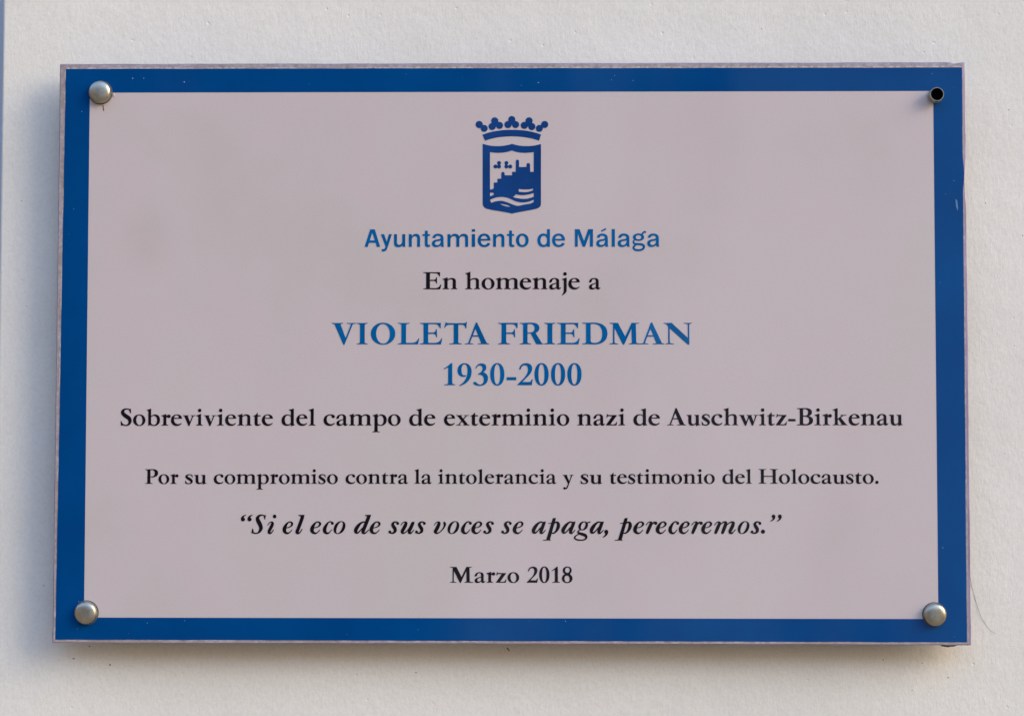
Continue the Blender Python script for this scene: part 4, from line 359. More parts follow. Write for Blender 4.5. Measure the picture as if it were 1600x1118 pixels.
  'r': (55,2,0,'82,-23 -21,7 -13,8 -15,14 -7,12 -9,26 0,20 2,12 48,146 45,112 71,157 46,80 9,18 -1,5 -7,7 -8,3 -6,1 -14,-4 -23,-13 -57,-46 -22,-24 -48,-66 -10,-9 -6,-3 -14,1 -8,6 -4,7 1,14 53,81 18,23 32,33 47,33 43,21 22,7 22,4 44,0 19,-4 21,-8 14,-9 16,-13 9,-14 10,-21 3,-2 24,27 20,15 24,13 20,6 42,2 28,-4 27,0 17,-5 26,-16 15,-15 8,-13 9,-23 2,-12 -2,-30 -6,-18 -11,-18 -16,-16 -20,-11 -27,-7 -28,1 -27,11 -11,7 -15,15 -12,21 -9,33 -4,-1 -17,-13 -33,-34 -44,-55 -40,-110 -27,-63 -61,-128 -72,-140 -7,-12 -11,-11 -15,-10 -25,-8'),
  ',': (31,-8,4,'28,-223 -29,28 -2,6 5,5 52,36 43,40 24,36 9,16 9,27 6,23 -1,9 -16,11 -21,24 -9,16 -6,17 -3,20 0,18 3,20 9,23 12,19 16,16 20,13 22,8 20,3 18,0 20,-3 23,-9 19,-12 21,-24 11,-19 9,-26 -2,-56 -7,-33 -12,-33 -16,-32 -16,-25 -30,-37 -38,-37 -23,-17 -36,-24 -36,-20 -45,-20 -19,-7'),
  '.': (22,-4,4,'96,-3 -17,4 -21,8 -24,16 -16,17 -10,17 -7,20 -4,19 0,24 4,19 7,20 10,15 16,19 24,16 21,8 19,4 24,0 19,-4 20,-7 15,-10 19,-16 16,-24 8,-21 4,-19 0,-24 -4,-19 -8,-21 -16,-24 -17,-16 -17,-10 -20,-7 -20,-4'),
  '“': (63,3,2,'101,667 -17,4 -15,5 -28,19 -20,26 -9,18 -5,25 0,52 5,32 13,34 16,29 18,24 30,28 35,25 55,26 53,17 39,7 3,-4 7,-16 2,-7 -2,-3 -51,-32 -16,-13 -22,-21 -21,-31 -13,-32 2,-5 20,-12 15,-13 14,-20 9,-18 5,-23 0,-24 -4,-20 -5,-15 -20,-29 -25,-19 -31,-12 -12,-2|446,667 -17,4 -15,5 -28,19 -20,26 -9,18 -5,25 0,52 5,32 13,34 16,29 18,24 30,28 35,25 55,26 54,17 38,7 3,-4 7,-16 2,-7 -2,-3 -51,-32 -16,-13 -21,-21 -22,-31 -13,-32 2,-5 20,-12 15,-13 14,-20 9,-18 5,-23 0,-24 -4,-20 -5,-15 -20,-29 -25,-19 -32,-12 -11,-2'),
  '”': (64,3,3,'19,657 -21,29 -1,3 2,3 57,32 28,21 14,13 22,31 9,23 4,16 1,11 -22,14 -14,15 -12,18 -7,18 -4,18 0,27 6,22 6,15 11,16 14,15 19,12 18,7 19,4 26,0 22,-6 15,-6 17,-12 20,-22 10,-18 7,-27 0,-43 -4,-24 -7,-26 -18,-40 -12,-19 -22,-27 -33,-32 -21,-16 -40,-24 -40,-19 -47,-17|369,657 -21,29 -1,3 2,3 57,32 28,21 14,13 22,31 9,23 4,16 1,11 -22,14 -14,15 -12,18 -7,18 -4,18 0,27 6,22 6,15 11,16 14,15 19,12 18,7 19,4 26,0 22,-6 15,-6 17,-12 20,-22 10,-18 7,-27 0,-43 -4,-24 -7,-26 -18,-40 -12,-19 -22,-27 -33,-32 -21,-16 -40,-24 -40,-19 -47,-17'),
 },
 'sans': {
  'A': (88.5,2,0.5,'2,1 -1,1 1,6 318,990 6,2 253,-1 7,-18 233,-765 64,-210 0,-5 -187,0 -4,8 -59,217 -5,9 -366,0 -6,-1 -4,-8 -63,-212 -5,-13|302,371 266,-1 4,1 2,1 -135,433 -2,-1 -3,-6 -125,-399 -8,-25'),
  'y': (62.5,3,4.5,'52,-260 -2,6 1,127 5,2 80,0 15,2 27,7 18,10 18,16 21,34 13,35 12,47 -244,656 -14,37 0,5 177,1 7,-2 145,-419 3,-3 116,421 6,3 166,-1 2,-2 -1,-4 -232,-724 -27,-76 -11,-27 -20,-39 -18,-26 -30,-34 -34,-25 -20,-10 -37,-11 -36,-6'),
  'u': (63.6,10,10,'231,-19 -43,4 -30,7 -24,9 -23,11 -24,16 -23,20 -17,21 -16,27 -9,20 -10,30 -7,33 -5,52 0,491 2,3 7,0 155,0 6,-3 0,-461 5,-42 7,-25 9,-20 9,-13 14,-13 10,-8 24,-9 26,-6 25,0 27,4 30,8 28,15 15,11 19,19 11,16 19,34 8,26 5,24 4,32 1,409 5,2 163,0 2,-3 1,-4 -1,-716 -5,-2 -149,0 -2,2 -1,10 -4,60 -2,12 -2,2 -23,-26 -27,-22 -27,-19 -36,-18 -36,-12 -36,-7 -18,-2'),
  'n': (64,10,10,'2,0 -2,2 0,6 1,715 5,2 162,-1 2,-5 0,-100 2,-5 39,45 45,39 43,24 25,11 27,7 31,5 27,0 52,-5 28,-7 29,-11 23,-13 20,-14 23,-24 26,-40 19,-53 7,-39 4,-41 -1,-496 -5,-2 -158,0 -6,2 0,466 -5,40 -9,28 -10,20 -8,12 -14,14 -25,14 -15,5 -20,4 -22,0 -30,-4 -24,-7 -22,-10 -25,-16 -19,-17 -23,-32 -10,-20 -8,-23 -7,-30 -4,-32 -1,-412 -5,-2'),
  'm': (116.6,10,10,'2,0 -2,2 0,6 0,710 2,6 166,0 2,-5 0,-100 2,-5 40,47 29,26 25,17 30,17 28,12 27,7 33,5 34,0 54,-5 49,-12 41,-18 26,-17 20,-19 20,-25 20,-36 4,5 16,-6 3,0 24,30 35,36 26,20 26,16 42,19 27,7 33,5 34,0 53,-5 31,-7 32,-11 28,-14 21,-14 16,-14 20,-24 15,-24 12,-26 8,-27 7,-33 4,-30 2,-40 0,-468 -2,-7 -166,-1 -5,2 -1,472 -2,18 -7,32 -5,14 -8,16 -15,20 -22,17 -15,7 -38,7 -23,0 -37,-5 -40,-12 -20,-10 -32,-23 -17,-19 -15,-22 -16,-38 -7,-30 -4,-32 -1,-412 -5,-2 -164,1 -2,7 0,453 -5,45 -7,25 -8,19 -15,21 -9,9 -16,11 -26,10 -21,4 -25,0 -35,-4 -30,-7 -22,-8 -35,-20 -18,-14 -15,-18 -17,-26 -13,-32 -7,-30 -4,-32 -1,-412 -5,-2'),
  't': (42,3.5,4.5,'274,-16 -32,5 -30,8 -33,20 -16,15 -12,19 -12,25 -7,22 -7,51 0,469 -6,2 -115,0 -4,4 0,95 2,5 117,1 6,3 8,176 2,18 4,3 149,-1 2,-5 1,-192 5,-2 110,0 4,-4 0,-95 -2,-5 -112,-1 -6,-2 0,-424 4,-26 5,-17 9,-15 11,-8 10,-4 20,-4 65,5 5,-2 1,-121 -4,-3 -10,-3 -42,-9 -33,-4'),
  'a': (69,6,9,'228,-19 -46,4 -24,6 -49,17 -20,11 -25,18 -17,17 -13,17 -14,23 -9,25 -7,29 -4,30 2,44 5,29 9,27 22,37 25,27 33,24 38,20 30,12 70,18 165,26 37,10 25,12 17,15 10,22 2,27 -4,20 -9,20 -6,8 -23,22 -20,11 -20,7 -50,9 -32,0 -27,-4 -27,-8 -26,-15 -14,-12 -16,-22 -12,-23 -8,-27 -4,-4 -160,-10 -1,4 3,18 10,42 10,27 13,27 17,25 17,20 25,24 25,17 51,25 59,16 51,5 39,0 63,-5 38,-7 46,-14 23,-9 30,-16 23,-16 28,-26 12,-15 17,-25 12,-26 8,-27 7,-36 2,-26 0,-371 9,-69 7,-26 12,-34 -6,-2 -156,1 -5,8 -9,23 -5,24 -4,33 -2,3 -32,-32 -24,-19 -29,-19 -30,-15 -37,-13 -37,-9 -43,-5|273,101 29,-1 19,2 21,4 29,8 33,16 17,11 15,12 17,19 22,36 15,43 5,37 -1,79 -3,0 -32,-16 -28,-10 -52,-12 -88,-16 -40,-12 -39,-20 -17,-17 -13,-22 -7,-30 0,-24 9,-32 15,-23 22,-17 25,-10'),
  'á': (69,8,9,'228,-19 -46,4 -24,6 -49,17 -20,11 -25,18 -17,17 -13,17 -14,23 -9,25 -7,29 -4,30 2,44 5,29 9,27 22,37 25,27 33,24 38,20 30,12 70,18 165,26 37,10 25,12 17,15 10,22 2,27 -4,20 -9,20 -6,8 -23,22 -20,11 -20,7 -50,9 -32,0 -27,-4 -27,-8 -26,-15 -14,-12 -16,-22 -12,-23 -8,-27 -4,-4 -160,-10 -1,4 3,18 10,42 10,27 13,27 17,25 17,20 25,24 25,17 51,25 59,16 51,5 39,0 63,-5 38,-7 46,-14 23,-9 30,-16 23,-16 28,-26 12,-15 17,-25 12,-26 8,-27 7,-36 2,-26 0,-371 9,-69 7,-26 12,-34 -6,-2 -156,1 -5,8 -9,23 -5,24 -4,33 -2,3 -32,-32 -24,-19 -29,-19 -30,-15 -37,-13 -37,-9 -43,-5|273,101 29,-1 19,2 21,4 29,8 33,16 17,11 15,12 17,19 22,36 15,43 5,37 -1,79 -3,0 -32,-16 -28,-10 -52,-12 -88,-16 -40,-12 -39,-20 -17,-17 -13,-22 -7,-30 0,-24 9,-32 15,-23 22,-17 25,-10|299,847 -33,54 -4,7 0,3 262,150 12,7 4,0 29,-94 -1,-5 -254,-118 -12,-4'),
  'i': (19,10,10,'2,0 -2,2 0,6 0,714 6,3 182,0 2,-3 0,-4 0,-716 -6,-2|2,855 -2,6 0,138 2,5 180,1 7,-2 1,-142 -2,-5'),
  'e': (72,4.5,4.5,'354,-19 -30,1 -42,7 -40,10 -34,13 -52,29 -27,19 -31,29 -24,30 -22,33 -20,42 -10,28 -13,52 -7,47 -2,63 2,34 7,44 10,44 13,36 20,42 22,34 28,34 26,23 36,26 32,18 38,15 45,12 42,7 57,2 31,-2 42,-7 40,-10 38,-15 43,-25 29,-21 22,-21 25,-29 21,-34 19,-37 13,-38 10,-42 7,-46 2,-72 -2,-5 -4,-1 -532,0 -6,-2 3,-34 10,-50 10,-30 22,-42 15,-20 31,-30 27,-15 27,-10 41,-7 30,0 47,9 29,11 24,17 26,25 20,30 11,26 3,2 134,-25 22,-6 0,-5 -14,-38 -11,-22 -19,-29 -26,-32 -26,-21 -23,-16 -27,-16 -30,-13 -23,-8 -33,-8 -60,-9|180,456 358,-1 4,0 2,3 -8,40 -14,36 -16,27 -22,26 -26,19 -16,8 -18,7 -20,5 -23,4 -29,0 -28,-4 -36,-11 -31,-17 -30,-29 -23,-33 -10,-22 -12,-36 -3,-19'),
  'o': (71.5,5,5,'331,-19 -30,3 -42,8 -43,15 -34,17 -31,20 -27,21 -37,39 -23,32 -16,26 -16,34 -13,36 -9,34 -8,52 -2,76 5,48 7,36 22,64 18,37 17,27 23,30 20,22 27,23 33,23 39,21 25,9 42,12 31,5 17,2 63,0 39,-5 41,-10 32,-12 31,-16 30,-19 24,-18 22,-20 29,-34 26,-40 17,-33 21,-62 9,-42 3,-26 2,-75 -4,-37 -7,-40 -13,-46 -14,-36 -18,-33 -15,-24 -26,-33 -26,-26 -27,-22 -29,-18 -36,-18 -28,-11 -31,-8 -40,-7 -22,-2|343,108 25,-1 14,2 30,8 26,14 14,11 16,16 23,31 14,29 9,23 12,48 6,40 0,77 -7,48 -14,48 -16,36 -23,34 -31,29 -13,8 -22,10 -32,8 -35,-1 -25,-5 -13,-5 -17,-8 -17,-12 -24,-24 -22,-33 -17,-37 -14,-48 -7,-48 0,-77 6,-40 12,-48 22,-50 24,-33 15,-16 16,-11 33,-17'),
  'd': (70,4.5,7,'304,-19 -46,6 -42,12 -40,18 -25,15 -36,29 -27,28 -29,42 -20,38 -12,29 -13,43 -9,45 -5,52 0,60 5,51 12,57 12,35 16,38 26,42 24,31 26,26 27,21 28,18 33,16 30,10 32,7 28,3 62,0 28,-3 32,-7 41,-15 40,-22 22,-15 5,-1 1,308 6,2 162,0 2,-2 0,-6 0,-990 -6,-2 -162,0 -2,4 0,38 -2,3 -44,-28 -26,-13 -34,-12 -52,-10 -20,-2|340,112 26,0 33,5 27,10 33,23 24,26 13,20 12,23 11,30 11,47 0,145 -9,38 -16,43 -27,42 -25,25 -17,12 -20,10 -20,7 -24,4 -36,-1 -22,-3 -20,-7 -20,-10 -17,-12 -25,-25 -22,-33 -16,-37 -14,-53 -5,-47 0,-55 7,-55 12,-45 20,-43 22,-31 16,-17 20,-14 24,-12 15,-5'),
  'M': (103,10,10,'2,0 -2,2 0,6 0,984 2,7 262,1 7,-2 248,-664 3,3 7,19 230,642 7,2 258,0 5,-2 1,-990 -2,-7 -172,-1 -6,2 -1,729 -1,0 -6,-12 -261,-717 -7,-2 -125,0 -8,1 -3,3 -262,707 -7,17 -3,3 -1,-729 -6,-2'),
  'l': (18,10,10,'2,0 -2,2 0,6 0,988 2,3 4,1 170,0 3,-2 1,-6 0,-988 -2,-3 -4,-1'),
  'g': (77,3,3,'359,-256 -68,3 -50,5 -50,10 -37,14 -36,21 -39,31 -28,34 -17,30 -9,30 0,34 4,20 14,36 23,37 19,25 25,22 30,20 -1,2 -30,14 -23,15 -24,22 -18,29 -12,40 -2,43 4,21 7,22 11,20 11,15 47,49 -18,20 -18,24 -17,37 -7,35 0,28 9,44 14,30 11,16 31,34 37,27 40,20 32,11 40,11 38,6 42,4 54,0 40,-4 54,-10 42,-12 4,3 26,54 17,25 38,42 25,20 22,11 26,8 27,-1 52,-10 12,-7 10,-10 10,-18 2,-8 0,-16 -4,-13 -7,-12 -16,-15 -20,-7 -16,0 -40,14 -6,-1 -17,-15 -23,-29 -16,-26 -15,-36 0,-6 31,-33 10,-15 12,-24 10,-36 2,-40 -7,-39 -16,-35 -19,-26 -24,-25 -36,-26 -49,-23 -47,-15 -70,-12 -80,-2 -51,5 -67,16 -42,15 -5,-3 -29,-30 -16,-20 -6,-12 0,-20 6,-18 9,-11 13,-9 22,-9 40,-12 40,-7 123,2 130,-7 55,-9 34,-10 21,-10 29,-17 26,-19 31,-31 14,-20 10,-18 10,-30 4,-29 -2,-31 -7,-33 -11,-34 -15,-30 -20,-28 -19,-19 -18,-15 -27,-17 -53,-24 -43,-15 -39,-11 -40,-6 -33,-4|347,-136 49,-1 60,7 36,11 27,10 32,16 31,24 13,21 8,30 0,26 -2,6 -12,16 -25,21 -16,10 -24,7 -32,5 -83,5 -43,5 -107,3 -21,-21 -40,-32 -23,-21 -14,-21 -10,-20 -7,-22 0,-7 11,-18 21,-21 23,-16 15,-6 27,-7 33,-5|348,426 41,-1 32,5 23,7 22,10 22,15 14,14 9,13 7,13 7,27 0,20 -2,13 -10,26 -11,16 -14,14 -22,15 -32,13 -32,7 -50,2 -24,-4 -32,-8 -30,-15 -22,-18 -15,-19 -12,-29 -2,-31 7,-29 10,-18 20,-22 29,-18 37,-13'),
 },
}
# font, ink, height scale (mm per unit), words (text, x0 mm, x1 mm or None, baseline at x0, baseline at x1)
LINES = {
 'city': ('sans','blue',0.10646,[('Ayuntamiento', -87.8, 11.17, 64.12, 64.11), ('de', 16.41, 33.05, 64.11, 64.11), ('Málaga', 38.98, 89.78, 64.11, 64.1)]),
 'tribute': ('roman','black',0.10249,[('En', -52.4, -31.74, 38.59, 38.58), ('homenaje', -27.0, 41.96, 38.58, 38.53), ('a', 47.38, 54.38, 38.53, 38.53)]),
 'name': ('roman','blue',0.12857,[('V', -107.36, None, 5.42, 5.42), ('I', -92.29, None, 5.42, 5.42), ('O', -83.78, None, 5.42, 5.42), ('L', -67.59, None, 5.42, 5.42), ('E', -54.31, None, 5.42, 5.42), ('T', -39.68, None, 5.42, 5.42), ('A', -27.17, None, 5.42, 5.42), ('F', -7.21, None, 5.42, 5.42), ('R', 5.83, None, 5.42, 5.42), ('I', 20.55, None, 5.42, 5.42), ('E', 28.28, None, 5.41, 5.41), ('D', 43.3, None, 5.41, 5.41), ('M', 59.74, None, 5.41, 5.41), ('A', 77.97, None, 5.41, 5.41), ('N', 92.17, 109.21, 5.41, 5.41)]),
 'dates': ('roman','blue',0.12978,[('1', -39.97, None, -19.15, -19.15), ('9', -31.59, None, -19.14, -19.14), ('3', -22.13, None, -19.14, -19.14), ('0', -11.91, None, -19.13, -19.13), ('-', -2.04, None, -19.13, -19.13), ('2', 4.46, None, -19.12, -19.12), ('0', 14.67, None, -19.12, -19.12), ('0', 24.58, None, -19.11, -19.11), ('0', 34.41, None, -19.11, -19.11)]),
 'survivor': ('roman','black',0.10149,[('Sobreviviente', -234.21, -142.45, -43.45, -43.37), ('del', -137.29, -116.82, -43.36, -43.35), ('campo', -112.04, -65.66, -43.34, -43.3), ('de', -60.55, -44.79, -43.29, -43.28), ('exterminio', -39.65, 35.54, -43.28, -43.21), ('nazi', 40.37, 69.04, -43.2, -43.18), ('de', 73.94, 89.76, -43.17, -43.16), ('Auschwitz-Birkenau', 94.13, 234.87, -43.15, -43.02)]),
 'dedication': ('roman','black',0.08681,[('Por', -219.21, -198.99, -78.32, -78.3), ('su', -195.02, -182.12, -78.29, -78.28), ('compromiso', -177.81, -103.18, -78.27, -78.2), ('contra', -98.57, -61.09, -78.19, -78.15), ('la', -57.26, -46.97, -78.15, -78.14), ('intolerancia', -43.14, 27.7, -78.14, -78.06), ('y', 31.53, 38.11, -78.06, -78.05), ('su', 42.25, 55.22, -78.05, -78.04), ('testimonio', 59.51, 122.49, -78.03, -77.97), ('del', 127.03, 144.57, -77.96, -77.94), ('Holocausto.', 148.58, 220.15, -77.94, -77.87)]),
 'quote': ('italic','black',0.10912,[('“', -161.32, -154.17, -108.01, -108.0), ('Si', -154.98, -140.0, -108.0, -107.99), ('el', -136.27, -123.07, -107.98, -107.97), ('eco', -119.73, -98.51, -107.96, -107.94), ('de', -93.44, -77.45, -107.93, -107.92), ('sus', -72.77, -50.38, -107.91, -107.89), ('voces', -45.63, -9.55, -107.88, -107.84), ('se', -5.27, 8.13, -107.84, -107.82), ('apaga,', 12.99, 58.77, -107.81, -107.76), ('pereceremos.', 62.63, 152.3, -107.76, -107.66), ('”', 155.43, 162.29, -107.66, -107.65)]),
 'date': ('roman','black',0.09389,[('Marzo', -35.76, 5.54, -137.03, -136.97), ('2018', 10.05, 37.37, -136.97, -136.93)]),
}
